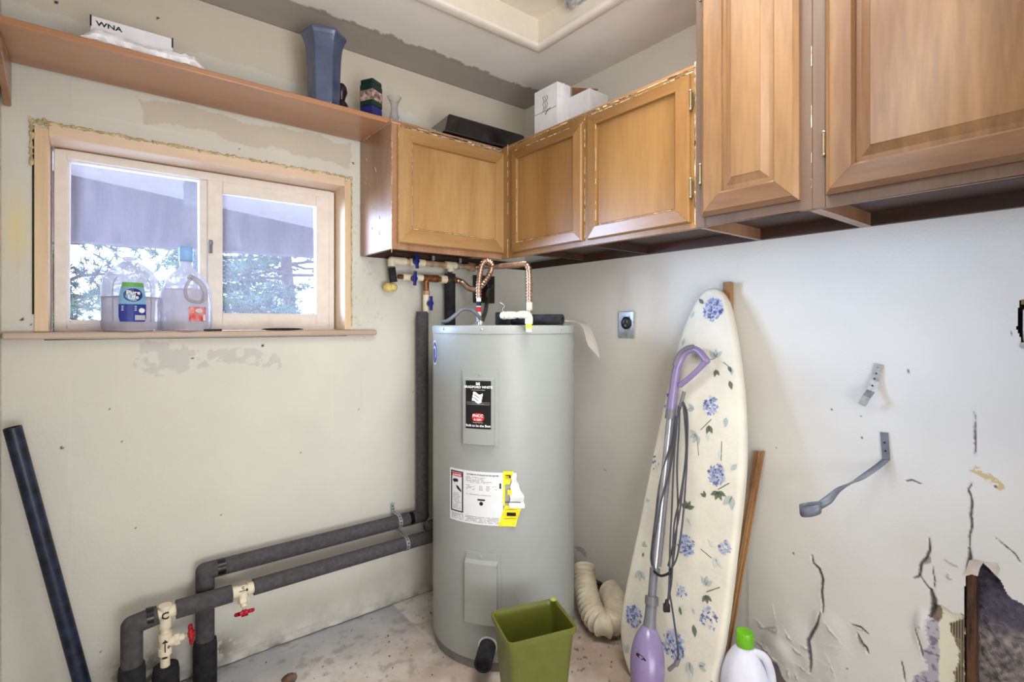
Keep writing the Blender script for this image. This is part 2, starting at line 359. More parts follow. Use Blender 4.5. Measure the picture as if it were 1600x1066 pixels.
# --- wall with the window
def splits(a, b, s, extra=()):
    r = list(np.arange(a, b, s))+[b]
    for e in extra: r = [q for q in r if abs(q-e) > s*.5]+[e]
    return np.array(sorted(r))
P_prim = pxA([(222,160),(300,172),(400,192),(548,225),(545,262),(440,238),(330,212),(222,192)])
P_under = pxA([(215,536),(330,538),(440,548),(440,566),(395,575),(350,560),(250,590),(215,575)])
P_band = pxA([(440,78),(808,165),(808,150),(430,40)])
HOLES_A = pxA([(88,4),(66,3),(178,26),(246,28),(121,184),(374,233),(35,500),(50,507),(545,262),(552,255),(558,264),(645,613),(410,540),(170,640),(190,690),(300,560),(345,805),(212,825),(96,700),(130,1010),(158,1018),(120,1060),(470,708),(560,640),(320,1025)])
def colA(x, z):
    c = paintcol(WALLC, len(x)); jx = x+(fbm(x, z, 9)-.5)*.10; jz = z+(fbm(z+3, x, 9)-.5)*.08
    c = blend(c, (196, 186, 168), .75*inpoly(jx, jz, P_prim))
    c = blend(c, (192, 190, 186), .8*(inpoly(jx, jz, P_under) & (fbm(x, z, 34) > .44)))
    c = blend(c, (206, 190, 168), .5*((jz > 2.16)*1.))
    c = blend(c, (232, 214, 120), .5*np.exp(-(((x+1.945)/.03)**2+((z-1.5)/.10)**2)))
    c = blend(c, (190, 180, 160), .5*((x > -.96) & (x < -.8) & (fbm(x, z, 60) > .70) & (z > 1.15) & (z < 1.9)))
    # bare and dirty paint near the floor
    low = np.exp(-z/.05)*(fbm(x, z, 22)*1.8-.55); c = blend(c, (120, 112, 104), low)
    sp = np.exp(-(((x+1.42)/.05)**2+((z-.06)/.04)**2))*(fbm(x, z, 60) > .4); c = blend(c, (132, 128, 122), sp)
    sp = np.exp(-(((x+1.66)/.09)**2+((z-.02)/.09)**2))*(fbm(x, z, 45) > .5); c = blend(c, (70, 64, 60), sp)
    
    for i, (hx, hz) in enumerate(HOLES_A): c = blend(c, (48, 40, 38), ((np.hypot((x-hx)*(1+i % 3*.4), z-hz) < (.0030+.0014*(i % 3 == 0)))*1.))
    return c
def dispA(x, z):
    d = (fbm(x, z, 5)-.5)*.006*np.clip((2.3-z)*3, 0, 1)
    d += ((z < .03)*(.004*fbm(x, z, 60)))
    m = (np.abs(x-OPX0) < .06) | (np.abs(x-OPX1) < .06) | (np.abs(z-OPZ0) < .06) | (np.abs(z-OPZ1) < .06)
    return np.where(m, 0, d)
U = splits(XL, XR, .0045, (OPX0, OPX1)); V = splits(0, ZC, .0045, (OPZ0, OPZ1))
wall_back = grid('wall_back', U, V, lambda u, v, d: (u, d, v), colA, dispA, lambda u, v: (u > OPX0) & (u < OPX1) & (v > OPZ0) & (v < OPZ1), M_wall)
tag(wall_back, kind='structure')
# thickness of that wall (studs and outer skin) round the opening
mb = MB(); mb.box((XL-.15, .012, -.1), (OPX0, .2, ZC+.1)); mb.box((OPX1, .012, -.1), (XR+.15, .2, ZC+.1)); mb.box((OPX0, .012, -.1), (OPX1, .2, OPZ0)); mb.box((OPX0, .012, OPZ1), (OPX1, .2, ZC+.1))
tag(mb.build('wall_back_core', mat('sheathing', (206, 198, 182), .9)), kind='structure')

# --- wall with the cabinets, cracked and broken at the lower right
CR = [([(1269,868),(1271,880),(1281,889),(1286,905),(1284,925),(1286,942),(1286,956)], 2.6), ([(1282,958),(1278,975),(1270,988),(1264,1000),(1267,1020),(1268,1035),(1266,1050)], 3.4),
      ([(1452,842),(1453,858),(1449,870),(1440,880),(1438,895),(1436,901),(1427,903)], 2.4), ([(1438,900),(1446,912),(1452,920),(1456,922)], 1.4), ([(1457,884),(1459,898),(1461,908),(1459,920)], 1.0),
      ([(1455,922),(1459,935),(1460,945),(1455,965)], 4.5), ([(1519,755),(1513,765),(1518,778),(1519,790),(1517,805),(1519,820),(1515,840),(1514,858)], 1.9), ([(1515,858),(1516,868),(1515,880),(1512,890)], 3.0),
      ([(1523,640),(1524,690),(1523,715)], 1.2), ([(1330,976),(1345,980),(1356,990)], 1.8), ([(1340,990),(1347,1005),(1354,1012),(1356,1020)], 2.4), ([(1409,1035),(1412,1050),(1414,1066)], 1.4),
      ([(1430,975),(1440,1010),(1443,1030)], 1.2), ([(1416,752),(1425,750),(1440,757)], 1.4), ([(1555,840),(1585,865),(1595,880)], 1.0), ([(1245,770),(1283,732)], .01)]
CR = [(pxB(p), w*.0019*.5) for p, w in CR]
HOLE = pxB([(1507,1100),(1506,1040),(1508,985),(1506,955),(1507,925),(1509,902),(1514,886),(1522,878),(1532,880),(1536,877),(1545,886),(1555,899),(1564,908),(1572,925),(1580,935),(1606,948),(1700,975),(1700,1200),(1507,1200)])
CREAM = pxB([(1467,945),(1476,950),(1486,958),(1506,963),(1507,1100),(1466,1100),(1466,1000)])
BLUEG = pxB([(1446,968),(1458,966),(1468,968),(1468,1100),(1425,1100),(1428,1058),(1448,1048),(1446,1020),(1451,1010),(1449,1000)])
LATH = pxB([(1484,975),(1507,962),(1507,1100),(1484,1100),(1490,1060),(1500,1030),(1486,990)])
BROWN = pxB([(1458,944),(1468,947),(1469,972),(1456,966)])
BOXH = pxB([(1592,472),(1606,468),(1645,466),(1648,549),(1606,546),(1596,545),(1596,530),(1589,512),(1591,498)])
SPOT = pxB([(1447,872),(1455,869),(1456,880),(1444,882)])
DIRTB = pxB([(1195,1100),(1195,1030),(1215,1035),(1228,1060),(1232,1100)])
HB = pxB([(1388,521),(1420,580),(1399,546),(1041,517),(950,575),(1213,700),(1130,690),(946,735),(1300,640),(1345,650),(1347,684),(1324,1045),(1556,760),(1580,520),(1240,865),(910,788)])
FLAKE = [pxB(q) for q in ([(1218,965),(1262,1000),(1262,1066),(1232,1066),(1220,1030)], [(1200,1000),(1226,1012),(1236,1060),(1200,1030)], [(1270,968),(1300,975),(1318,1000),(1308,1040),(1285,1020)], [(1428,974),(1446,973),(1452,1000),(1444,1030)])]
PEEL = [pxB([(1156+a/3.374, 750+b/3.374) for a, b in l]) for l in ([(80,730),(130,780)], [(75,770),(190,790),(200,760)], [(150,900),(230,975)], [(120,870),(170,900)], [(275,860),(350,930)], [(300,960),(370,1020)], [(240,780),(300,860)],
    [(430,710),(500,800),(550,870)], [(440,860),(490,850),(540,880)], [(380,930),(450,915),(480,960),(500,1000)], [(460,920),(500,990),(510,1060)], [(580,760),(640,780),(680,810)], [(620,810),(650,860),(675,915)], [(260,970),(265,1066)], [(300,1020),(310,1066)], [(170,640),(200,700),(195,760)], [(925,755),(975,758)], [(1050,400),(1180,470)], [(1090,480),(1130,540)], [(60,840),(160,880)], [(100,940),(180,1010)], [(330,860),(380,900)])]
def peel(y, z):
    out = np.zeros_like(y)
    for l in PEEL:
        d, t = dline(y+(fbm(y, z, 70, 2)-.5)*.010, z, l); (ax, az), (bx, bz) = l[0], l[-1]; side = ((bx-ax)*(z-az)-(bz-az)*(y-ax)) > 0
        out += np.where(side, np.exp(-d/.016), 0)*np.clip(np.sin(PI*np.clip(t, .05, .95)), 0, 1)*(d < .06)
    return out
def colB(y, z):
    c = paintcol((222, 218, 208), len(y)); jy = y+(fbm(y, z, 60)-.5)*.02; jz = z+(fbm(z+3, y, 60)-.5)*.02
    c = blend(c, (220, 220, 218), np.clip((-1.15-jy)/.35, 0, 1))  # bluish window light put into the wall colour, growing away from the corner
    c = blend(c, (172, 170, 186), .9*inpoly(jy, jz, BLUEG)); c = blend(c, (110, 104, 122), .8*(inpoly(jy, jz, BLUEG) & (fbm(y, z, 110) > .62)))
    c = blend(c, (226, 224, 204), 1.*inpoly(y+(fbm(y, z, 90)-.5)*.008, z, CREAM))
    holes = inpoly(jy, jz, LATH) & (np.sin(y*1100)+np.sin(z*1100) > .2); c = blend(c, (150, 136, 110), .9*inpoly(jy, jz, LATH)); c = blend(c, (54, 42, 36), .9*holes)
    c = blend(c, (120, 96, 84), .9*inpoly(jy, jz, BROWN)); c = blend(c, (150, 146, 144), .9*inpoly(y, z, SPOT)); c = blend(c, (74, 62, 56), .85*inpoly(jy, jz, DIRTB))
    for pl, w in CR:
        d, t = dline(y+(fbm(y, z, 150, 2)-.5)*.003, z, pl); ww = w*(.35+1.1*np.sin(PI*np.clip(t, .02, .98))**.6)
        c = blend(c, (62, 54, 52), np.clip(1.6-d/np.maximum(ww, 1e-5), 0, 1)*.95)
    c = blend(c, (150, 140, 128), .55*(np.abs(peel(y, z)-.75) < .16))
    c = blend(c, (196, 172, 110), .8*(dline(y, z, pxB([(1522,733),(1540,742),(1562,760)]))[0] < .010)*(fbm(y, z, 80) > .38))
    c = blend(c, (180, 174, 164), .6*np.exp(-z/.12)*(fbm(y, z, 14) > .5)*(y < -1.15))
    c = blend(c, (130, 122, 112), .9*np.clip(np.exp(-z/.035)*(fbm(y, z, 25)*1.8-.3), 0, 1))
    c = blend(c, (150, 146, 140), .6*(dline(y, z, pxB([(902,857),(910,860),(914,866)]))[0] < .012))
    for i, (hy, hz) in enumerate(HB): c = blend(c, (58, 52, 52), .85*(np.hypot(y-hy, (z-hz)*(1+i % 2)) < .0034))
    return c
def dispB(y, z):
    d = (fbm(y, z, 4)-.5)*.008*np.clip((2.2-z)*3, 0, 1)
    for pl, w in CR:
        dd, t = dline(y, z, pl); d += .005*np.exp(-(dd/max(w*1.3, 1e-4))**2)*(w > 1e-4)-.0012*np.exp(-(dd/.010)**2)*(w > .0015)
    layer = inpoly(y, z, BLUEG) | inpoly(y, z, CREAM) | inpoly(y, z, BROWN); d += .007*layer
    d += .004*(inpoly(y, z, LATH) & (np.sin(y*1100)+np.sin(z*1100) > .2))
    for i, f in enumerate(FLAKE):
        f = np.array(f); cx, cz = f.mean(0); s = f.std(0)*1.6+1e-4; g = np.exp(-(((y-cx)/s[0])**2+((z-cz)/s[1])**2)**2); d -= g*(.004+.018*np.clip(z-cz+.04, 0, .1)/.1)*(1 if i % 2 else .7)
    d -= .0045*np.clip(peel(y, z), 0, 1.2)
    low = (z < .45)*(y < -1.2); d += low*(-.004)*np.clip(.42-z, 0, .4)*fbm(y+z*.6, z-y*.8, 9, 2)*2
    return d
U = np.unique(np.round(np.concatenate([np.arange(-3.7, -2.1, .05), np.arange(-2.1, -1.2, .0028), np.arange(-1.2, .0, .012), [0.]]), 5))
V = np.unique(np.round(np.concatenate([np.arange(0, 1.0, .0028), np.arange(1.0, ZC, .009), [ZC]]), 5))
tag(grid('wall_right', U, V, lambda u, v, d: (d, u, v), colB, dispB, lambda u, v: inpoly(u, v, HOLE) | inpoly(u, v, BOXH), M_wall), kind='structure')
# broken cavity behind that wall: stud, rough render, torn paper
cav = thing('wall_cavity', (0.04, -1.9, 0), 'broken hole low in the right wall showing rough grey render beside a dark stud', 'wall hole')
h = [(p[0], p[1]) for p in HOLE]
mb = MB(); mb.box((.10, -2.4, -.02), (.13, -1.70, 1.0)); 
def colR(y, z):
    c = paintcol((146, 138, 138), len(y)); n = fbm(y*1.6+z, z, 80); c = blend(c, (98, 92, 98), np.clip((.44-n)*14, 0, 1)*.8); c = blend(c, (190, 182, 176), np.clip((n-.58)*14, 0, 1)*.7)
    c = blend(c, (86, 86, 108), .85*np.clip((z-.40+(fbm(y, z, 9)-.5)*.1)*16, 0, 1)); c = blend(c, (150, 110, 86), .6*((y < -1.93) & (fbm(y, z, 12) > .5))); return c
r = grid('rough_render', np.arange(-2.35, -1.74, .0042), np.arange(0, .75, .0042), lambda u, v, d: (.045+d, u, v), colR, lambda y, z: -.014*fbm(y+z*.5, z*1.4-y*.7, 60, 3)+.012*fbm(y, z, 130, 2)-.012*fbm(y, z, 14, 2), None, painted('render_rough', .9, .8, bscale=220, mottled=.3))
r.parent = cav; r.matrix_parent_inverse = Matrix.Translation(cav.location).inverted()
s0 = B(1508.5, 905, .0); s1 = B(1524.5, 905, .0)
mb = MB(); mb.box((.008, s1.y, 0), (.075, s0.y, .62)); st = mb.build('stud', M_stud, cav, bevel=.002); st['label'] = 'dark brown weathered wooden stud'
mb = MB(); pts = [B(1508,900), B(1514,876), B(1524,874), B(1537,878), B(1531,888), B(1528,900), B(1519,897)]; mb.hexa([p+Vector((-.004,0,0)) for p in pts], [p+Vector((.004,0,0)) for p in pts]); mb.build('torn_paper', mat('torn_drywall_paper', (206, 196, 188), .9, bump=.4), cav)
mb = MB(); pts = [B(1536,879), B(1558,880), B(1562,888), B(1556,899), B(1546,888)]; mb.hexa([p+Vector((-.003,0,0)) for p in pts], [p+Vector((.003,0,0)) for p in pts]); mb.build('torn_paper', MATS['torn_drywall_paper'], cav)
mb = MB(); pts = [B(1569,908), B(1582,909), B(1600,915), B(1625,922), B(1625,944), B(1600,938), B(1582,933), B(1576,925)]
mb.hexa([p+Vector((.012,0,0)) for p in pts], [p+Vector((.022,0,0)) for p in pts]); mb.build('foil_scrap', mat('crumpled_foil', (206, 208, 222), .4, noise=.2, nscale=40, bump=1, bscale=50), cav)
mb = MB().box((.13, -3.8, -.1), (.2, .2, ZC+.1)); mb.box((.02, -1.70, -.1), (.13, .0, ZC)); mb.box((.02, -3.7, .78), (.13, -1.70, ZC)); 
tag(mb.build('wall_right_core', M_gap), kind='structure')
# junction box cut in the right wall at the frame edge
jb = thing('receptacle_box', B(1600, 510), 'open electrical box with white receptacle in a ragged hole at the right edge', 'outlet')
MB().box((.003, -1.922, 1.178), (.018, B(1597, 500).y, 1.258)).build('receptacle', mat('ivory_plastic', (214, 208, 200), .4), jb, bevel=.004)
c = B(1600, 540); MB().tube([(-.006, c.y, c.z), (.01, c.y, c.z)], .008, 12).build('screw', M_steel, jb)
c = B(1596, 472); MB().box((-.003, c.y-.05, c.z-.006), (.012, c.y, c.z+.006)).build('mounting_ear', mat('old_brass', (140, 116, 70), .5, metal=.5), jb)

# --- other walls, floor, ceiling
def flat(name, lo, hi, m, kind='structure'): return tag(MB().box(lo, hi).build(name, m), kind=kind)
mw = mat('plain_wall_paint', (216, 210, 198), .6)
flat('wall_left', (XL-.12, YB-.1, -.1), (XL, .012, ZC+.1), mw)
flat('wall_front', (XL-.1, YB-.12, -.1), (XR+.2, YB, ZC+.1), mw)
FB = rng.random((60, 2))
def colF(x, y):
    n = fbm(x, y, 5); m = fbm(x+4, y, 18); c = paintcol((236, 230, 222), len(x))
    c = blend(c, (224, 210, 200), np.clip((n-.45)*6, 0, 1)*.8); c = blend(c, (218, 214, 206), np.clip((m-.52)*5, 0, 1)*.6)
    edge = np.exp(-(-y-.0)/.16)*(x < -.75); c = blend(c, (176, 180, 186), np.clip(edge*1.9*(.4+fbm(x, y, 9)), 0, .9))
    c = blend(c, (150, 140, 132), np.clip((fbm(x, y, 30)-.60)*8, 0, 1)*.6)
    br = np.exp(-(((x+.30)/.20)**2+((y+.85)/.33)**2)); c = blend(c, (166, 146, 128), np.clip(br*1.5*(.3+fbm(x, y, 16)), 0, .9))
    br = np.exp(-(((x+.62)/.36)**2+((y+.52)/.33)**2)); c = blend(c, (158, 140, 126), np.clip(br*1.1*(.3+fbm(x, y, 12)), 0, .7))
    c = blend(c, (66, 54, 46), .85*(fbm(x, y, 110, 2) > .90)); c = blend(c, (60, 50, 44), .8*((fbm(x, y, 70, 2) > .82) & (x > -.45)))
    c = blend(c, (150, 132, 66), .4*((fbm(x+2, y+7, 40, 2) > .86)))
    return c
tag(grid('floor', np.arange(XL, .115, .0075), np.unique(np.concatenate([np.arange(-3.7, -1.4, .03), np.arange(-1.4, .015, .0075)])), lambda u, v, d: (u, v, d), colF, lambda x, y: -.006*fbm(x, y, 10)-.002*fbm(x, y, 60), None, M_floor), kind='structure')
flat('floor_slab', (XL-.1, YB-.1, -.12), (XR+.2, .2, -.012), mat('slab', (150, 146, 140), .9))
RX1, RY1 = -.37, -.524; RX0, RY0 = -1.15, -1.95     # light recess in the ceiling
def colC(x, y):
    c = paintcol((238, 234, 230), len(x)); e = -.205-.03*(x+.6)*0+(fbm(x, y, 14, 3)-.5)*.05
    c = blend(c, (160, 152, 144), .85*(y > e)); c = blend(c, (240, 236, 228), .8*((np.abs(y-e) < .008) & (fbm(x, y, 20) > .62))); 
    c = blend(c, (200, 192, 184), .3*np.clip((fbm(x, y, 3)-.5)*5, 0, 1)); return c
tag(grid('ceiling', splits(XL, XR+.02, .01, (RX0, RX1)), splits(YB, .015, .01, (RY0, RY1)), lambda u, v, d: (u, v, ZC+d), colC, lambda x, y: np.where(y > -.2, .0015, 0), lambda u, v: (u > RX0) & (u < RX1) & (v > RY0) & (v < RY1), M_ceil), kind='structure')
rz = ZC+.10; mr_ = mat('recess_paint', (222, 214, 200), .7, noise=.01)
mb = MB(); mb.box((RX0-.02, RY0-.02, rz), (RX1+.02, RY1+.02, rz+.02)); mb.box((RX0-.02, RY0, ZC+.002), (RX0, RY1, rz)); mb.box((RX1, RY0, ZC+.002), (RX1+.02, RY1, rz)); mb.box((RX0, RY1, ZC+.002), (RX1, RY1+.02, rz)); mb.box((RX0, RY0-.02, ZC+.002), (RX1, RY0, rz))
tag(mb.build('ceiling_recess', mr_), kind='structure')
flat('ceiling_deck', (XL-.1, YB-.1, rz+.03), (XR+.2, .2, rz+.08), mw)
# moulding round the recess: profile swept with mitred corners
prof = [(-.006, .0), (-.006, -.010), (.002, -.016), (.020, -.018), (.034, -.012), (.040, -.004), (.046, -.003), (.046, .0)]
mb = MB(); cs = [(RX0, RY0, -1, -1), (RX1, RY0, 1, -1), (RX1, RY1, 1, 1), (RX0, RY1, -1, 1)]; vs = []
for cx, cy, sx, sy in cs:
    for a, b in prof: vs.append((cx+sx*a, cy+sy*a, ZC+b))
n = len(prof); mb.add(vs, [(i*n+k, i*n+k+1, ((i+1) % 4)*n+k+1, ((i+1) % 4)*n+k) for i in range(4) for k in range(n-1)])
tag(mb.build('trim_1', mat('moulding_paint', (230, 224, 216), .5, noise=.01), smooth=True), kind='structure')
# lamp fitting inside the recess
lf = thing('ceiling_light', (-.78, -1.2, rz), 'grey metal lamp fitting inside the ceiling recess at the top edge', 'light')
c = P(906, 3, 2.02); c.z = min(c.z, rz-.03)
MB().box((-1.0, -1.9, rz-.02), (-.62, -.80, rz)).build('fixture_pan', mat('white_enamel', (226, 226, 226), .4), lf, bevel=.004)
c = Z(921, 4, rz-.045)
MB().obox(c, (.035, .0, .004), (0, .03, 0), (0, 0, .004)).build('bracket', M_steel, lf, bevel=.002)
c2 = Z(888, -4, rz-.045); MB().tube([c2+Vector((-.03,-.03,0)), c2+Vector((.03,.02,.0))], [.018, .022], 20).build('lamp_socket', M_steel, lf, smooth=True)
MB().tube([c+Vector((0,0,0)), (c.x, c.y, rz)], .006, 8).build('stem', M_steel, lf)
MB().tube([c2, (c2.x, c2.y, rz)], .008, 8).build('stem', M_steel, lf)
# dark base strip behind the duct
mb = MB(); mb.box((-.022, -1.0, .0), (-.008, -.18, .075)); tag(mb.build('baseboard_right', mat('black_base', (52, 46, 44), .7, noise=.3, bump=.5), bevel=.002), kind='structure')
# ------------------------------------------------------------------ WINDOW
win = tag(MB().build('window_1', M_vinyl), kind='structure') if False else None
wy = .10
win = thing('window_1', (-1.42, wy, OPZ0), None, None); win['kind'] = 'structure'
fx0, fx1, fz0, fz1 = -1.868, -.972, 1.197, 1.780
def rect_frame(x0, x1, z0, z1, y0, y1, l, r, b, t, name, m, parent, bevel=.003):
    mb = MB(); mb.box((x0, y0, z0), (x0+l, y1, z1)); mb.box((x1-r, y0, z0), (x1, y1, z1)); mb.box((x0+l, y0, z0), (x1-r, y1, z0+b)); mb.box((x0+l, y0, z1-t), (x1-r, y1, z1)); return mb.build(name, m, parent, bevel=bevel)
a = A(109, 253, .13); b_ = A(311, 505, .13); mid = A(325, 300, .10)
g0 = A(347, 303, .115); g1 = A(493, 491, .115)
rect_frame(fx0, fx1, fz0, fz1, .10, .17, .030, .022, .022, .026, 'window_frame', M_vinyl, win)
rect_frame(fx0+.028, mid.x+.01, fz0+.018, fz1-.022, .118, .15, a.x-fx0-.028, mid.x+.01-b_.x, max(.012, A(109, 500, .13).z-fz0-.018), fz1-.022-a.z, 'fixed_sash', M_vinyl, win)
rect_frame(mid.x, fx1-.020, fz0+.018, fz1-.022, .104, .135, g0.x-mid.x, fx1-.020-g1.x, g1.z-fz0-.018, fz1-.022-g0.z, 'sliding_sash', M_vinyl, win)
MB().box((a.x-.004, .134, fz0+.02), (b_.x+.004, .137, a.z+.004)).build('pane', M_glass, win)
MB().box((g0.x-.004, .119, g1.z-.004), (g1.x+.004, .122, g0.z+.004)).build('pane', M_glass, win)
l0 = A(323, 385, .10); mb = MB(); mb.obox((l0.x+.012, .098, l0.z), (.006,0,0), (0,.006,0), (0,0,.024)); mb.obox((l0.x+.014, .088, l0.z+.012), (.004,0,0), (0,.006,0), (0,0,.006)); mb.build('latch', mat('latch_grey', (120, 116, 116), .4), win, bevel=.001)
MB().box((fx0-.004, .166, fz0), (fx1+.004, .169, fz0+.004)).build('weather_strip', M_gap, win)
# pine jamb liner, and the sill
jam = thing('trim_2', (-1.42, 0, OPZ1), None, None); jam['kind'] = 'structure'
JT = .026
def side_board(x0, x1): return MB().box((x0, -.006, 1.197), (x1, .18, OPZ1-.002))
o = side_board(OPX0-.022, OPX0+.010).build('jamb_board', M_pinez, jam, bevel=.002)
o = side_board(OPX1-.012, OPX1+.014).build('jamb_board', M_pinez, jam, bevel=.002)
MB().box((OPX0+.010, -.006, OPZ1-.026), (OPX1-.012, .18, OPZ1+.012)).build('head_board', M_pine, jam, bevel=.002)
# dark gap and squeezed-out foam round the liner
MB().box((OPX0-.0265, -.003, 1.25), (OPX0-.0215, .012, OPZ1)).build('gap', M_gap, jam)
mb = MB()
def foam_line(p0, p1, n, r):
    pts = [Vector(p0).lerp(Vector(p1), i/n) for i in range(n+1)]
    pts = [p+Vector((random.uniform(-.002,.002), random.uniform(-.002,.001), random.uniform(-.003,.003))) for p in pts]
    mb.tube(pts, [r*random.uniform(.35, 1.25) for _ in pts], 8)
foam_line((OPX0-.03, -.003, OPZ1+.014), (OPX1+.02, -.003, OPZ1+.012), 170, .0062)
foam_line((OPX0-.028, -.002, OPZ1+.015), (OPX0-.028, -.002, OPZ1-.12), 20, .006)
foam_line((OPX1+.018, -.002, OPZ1+.012), (OPX1+.018, -.002, 1.21), 60, .0035)
for k in range(10): mb.ball((OPX0-.02+random.uniform(-.02,.03), -.004, OPZ1+random.uniform(.008,.024)), random.uniform(.004,.009), 8, .2)
f = mb.build('foam_bead', M_foamy, jam, smooth=True); f['kind'] = 'stuff'
SZ = 1.1965
mb = MB(); mb.box((XL+.003, -.032, SZ-.021), (-.838, .0, SZ)); mb.box((OPX0-.0, .0, SZ-.021), (OPX1, .118, SZ))
tag(mb.build('trim_3', M_sill, bevel=.006, bseg=3), kind='structure')

# ------------------------------------------------------------------ CABINETS
def door(parent, origin, ud, nd, w, h, fw, t, m_v, m_h, m_p, hinges=(), raised=False, wear=0, mh=None):
    """origin = lower left corner (seen from the front) on the face-frame plane; ud across, nd outwards"""
    o = Vector(origin); ud = Vector(ud); nd = Vector(nd); zd = Vector((0,0,1))
    pt = lambda a, b, n: o+ud*a+zd*b+nd*n
    # profile across the rail from outer to inner edge: (inset, height)
    if raised: pr = [(0, 0), (0, t-.010), (.010, t-.002), (.012, t), (fw-.006, t), (fw, t-.007), (fw+.001, t-.011), (fw+.001, 0)]
    else: pr = [(0, 0), (0, t-.009), (.004, t-.004), (fw-.005, t), (fw-.003, t), (fw, t-.010), (fw, 0)]
    panel = MB()
    if raised:
        rings = [(fw-.001, .002), (fw-.001, t-.012), (fw+.012, t-.011), (fw+.030, t-.003), (fw+.032, t-.001)]
    else: rings = [(fw-.001, .002), (fw-.001, t-.010), (fw+.004, t-.010), (fw+.005, t-.009)]
    vs = []
    for i, n in rings: vs += [pt(i, i, n), pt(w-i, i, n), pt(w-i, h-i, n), pt(i, h-i, n)]
    k = len(rings); panel.add(vs, [(0,3,2,1), tuple(range(4*k-4, 4*k))]+[(r*4+j, r*4+(j+1) % 4, r*4+4+(j+1) % 4, r*4+4+j) for r in range(k-1) for j in range(4)])
    d = panel.build('door', m_p, parent, bevel=0)
    cor = [lambda i: (i, i), lambda i: (w-i, i), lambda i: (w-i, h-i), lambda i: (i, h-i)]
    for s in range(4):
        c0, c1 = cor[s], cor[(s+1) % 4]; a = [pt(*c0(i), n) for i, n in pr]; b = [pt(*c1(i), n) for i, n in pr]
        dx = (Vector(b[0])-Vector(a[0])).normalized()*.0003
        MB().hexa([p+dx for p in a], [p-dx for p in b]).build('rail' if s in (0, 2) else 'stile', m_h if s in (0, 2) else m_v, d)
    for (a, b) in hinges:
        mb = MB(); c = pt(a, b, .004); mb.obox(c, ud*.006, nd*.0015, zd*.022); mb.tube([pt(a, b-.024, t*.5), pt(a, b+.024, t*.5)], .0042, 10); mb.ball(pt(a, b-.027, t*.5), .005, 8); mb.ball(pt(a, b+.027, t*.5), .005, 8)
        mb.build('hinge', mh or M_steel, d, smooth=True)['label'] = 'worn metal butt hinge'
    if wear:
        mb = MB(); q = pt(0, h, t-.009), pt(w, h, t-.009); slivers(mb, *q, wear, .006, nd)
        slivers(mb, pt(.003, .003, t-.007), pt(.003, h, t-.007), wear, .003, nd); slivers(mb, pt(fw, fw, t-.002), pt(w-fw, fw, t-.002), wear, .003, nd); slivers(mb, pt(fw, fw, t-.002), pt(fw, h-fw, t-.002), wear//2, .002, nd)
        x = mb.build('worn_edge', M_chip, d); x['kind'] = 'stuff'
    return d
ZB, ZT = 1.503, 1.980
AX0, AY, BX = -.901, -.300, -.385
# cabinet on the window wall
ca = thing('wall_cabinet', (AX0, 0, ZB), 'short honey maple wall cabinet beside the window, worn white along its edges', 'cabinet')
MB().box((AX0, AY+.018, ZB), (AX0+.015, -.010, ZT)).build('side_panel', M_side, ca, bevel=.001)
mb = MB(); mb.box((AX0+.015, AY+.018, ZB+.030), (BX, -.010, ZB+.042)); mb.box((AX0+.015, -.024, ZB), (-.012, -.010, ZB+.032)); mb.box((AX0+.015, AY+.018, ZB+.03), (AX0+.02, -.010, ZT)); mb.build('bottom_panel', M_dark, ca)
MB().box((AX0+.015, AY+.018, ZT-.012), (BX, -.010, ZT)).build('top_panel', M_side, ca)
MB().box((AX0+.015, -.0145, ZB+.044), (BX, -.010, ZT-.013)).build('back_panel', M_side, ca)
mb = MB(); mb.box((AX0, AY, ZB), (AX0+.03, AY+.018, ZT)); mb.box((BX-.012, AY, ZB), (BX, AY+.018, ZT)); mb.box((AX0+.03, AY, ZB), (BX-.012, AY+.018, ZB+.035)); mb.box((AX0+.03, AY, ZT-.03), (BX-.012, AY+.018, ZT)); mb.build('face_frame', M_side, ca, bevel=.001)
door(ca, (-.880, AY, 1.527), (1,0,0), (0,-1,0), .506, .437, .056, .019, M_cab, M_cabx, M_cab, wear=26)
mb = MB(); slivers(mb, (AX0, AY, ZB), (AX0, AY, ZT), 30, .004, (0,-1,0)); slivers(mb, (AX0, AY, ZT), (AX0, 0, ZT), 22, .006, (-1,0,0)); slivers(mb, (AX0, AY, ZT-.004), (BX, AY, ZT-.004), 34, .009, (0,-1,0), ln=(.015,.06))
for k in range(8): 
    p = Vector((AX0-.0005, random.uniform(-.27,-.03), random.uniform(ZB+.05, ZT-.06))); slivers(mb, p, p+Vector((0,.01,.015)), 2, .003, (-1,0,0), ln=(.008,.02))
mb.build('worn_edge', M_chip, ca)['kind'] = 'stuff'
# cabinet on the right wall, two doors
cb = thing('corner_wall_cabinet', (0, -.8, ZB), 'short honey maple two-door cabinet in the corner of the right wall', 'cabinet')
BY0, BY1 = AY, -1.243
mb = MB(); mb.box((BX, BY1, ZB), (BX+.018, BY0-.1001, ZB+.03)); mb.box((BX, BY1, ZT-.03), (BX+.018, BY0-.1001, ZT)); 
mb.box((BX, BY0-.100, ZB), (BX+.018, BY0-.0005, ZT)); mb.box((BX, -.780-.06, ZB+.03), (BX+.018, -.770, ZT-.03)); mb.box((BX, BY1, ZB+.03), (BX+.018, -1.205, ZT-.03)); mb.build('face_frame', M_cabb, cb, bevel=.001)
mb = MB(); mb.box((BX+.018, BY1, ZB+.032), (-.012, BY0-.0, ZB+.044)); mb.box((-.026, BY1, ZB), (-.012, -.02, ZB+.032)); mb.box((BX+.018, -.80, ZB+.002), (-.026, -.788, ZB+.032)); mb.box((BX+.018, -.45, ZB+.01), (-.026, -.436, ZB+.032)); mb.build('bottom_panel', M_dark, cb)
MB().box((BX+.018, BY1, ZT-.012), (-.012, BY0, ZT)).build('top_panel', M_caby, cb)
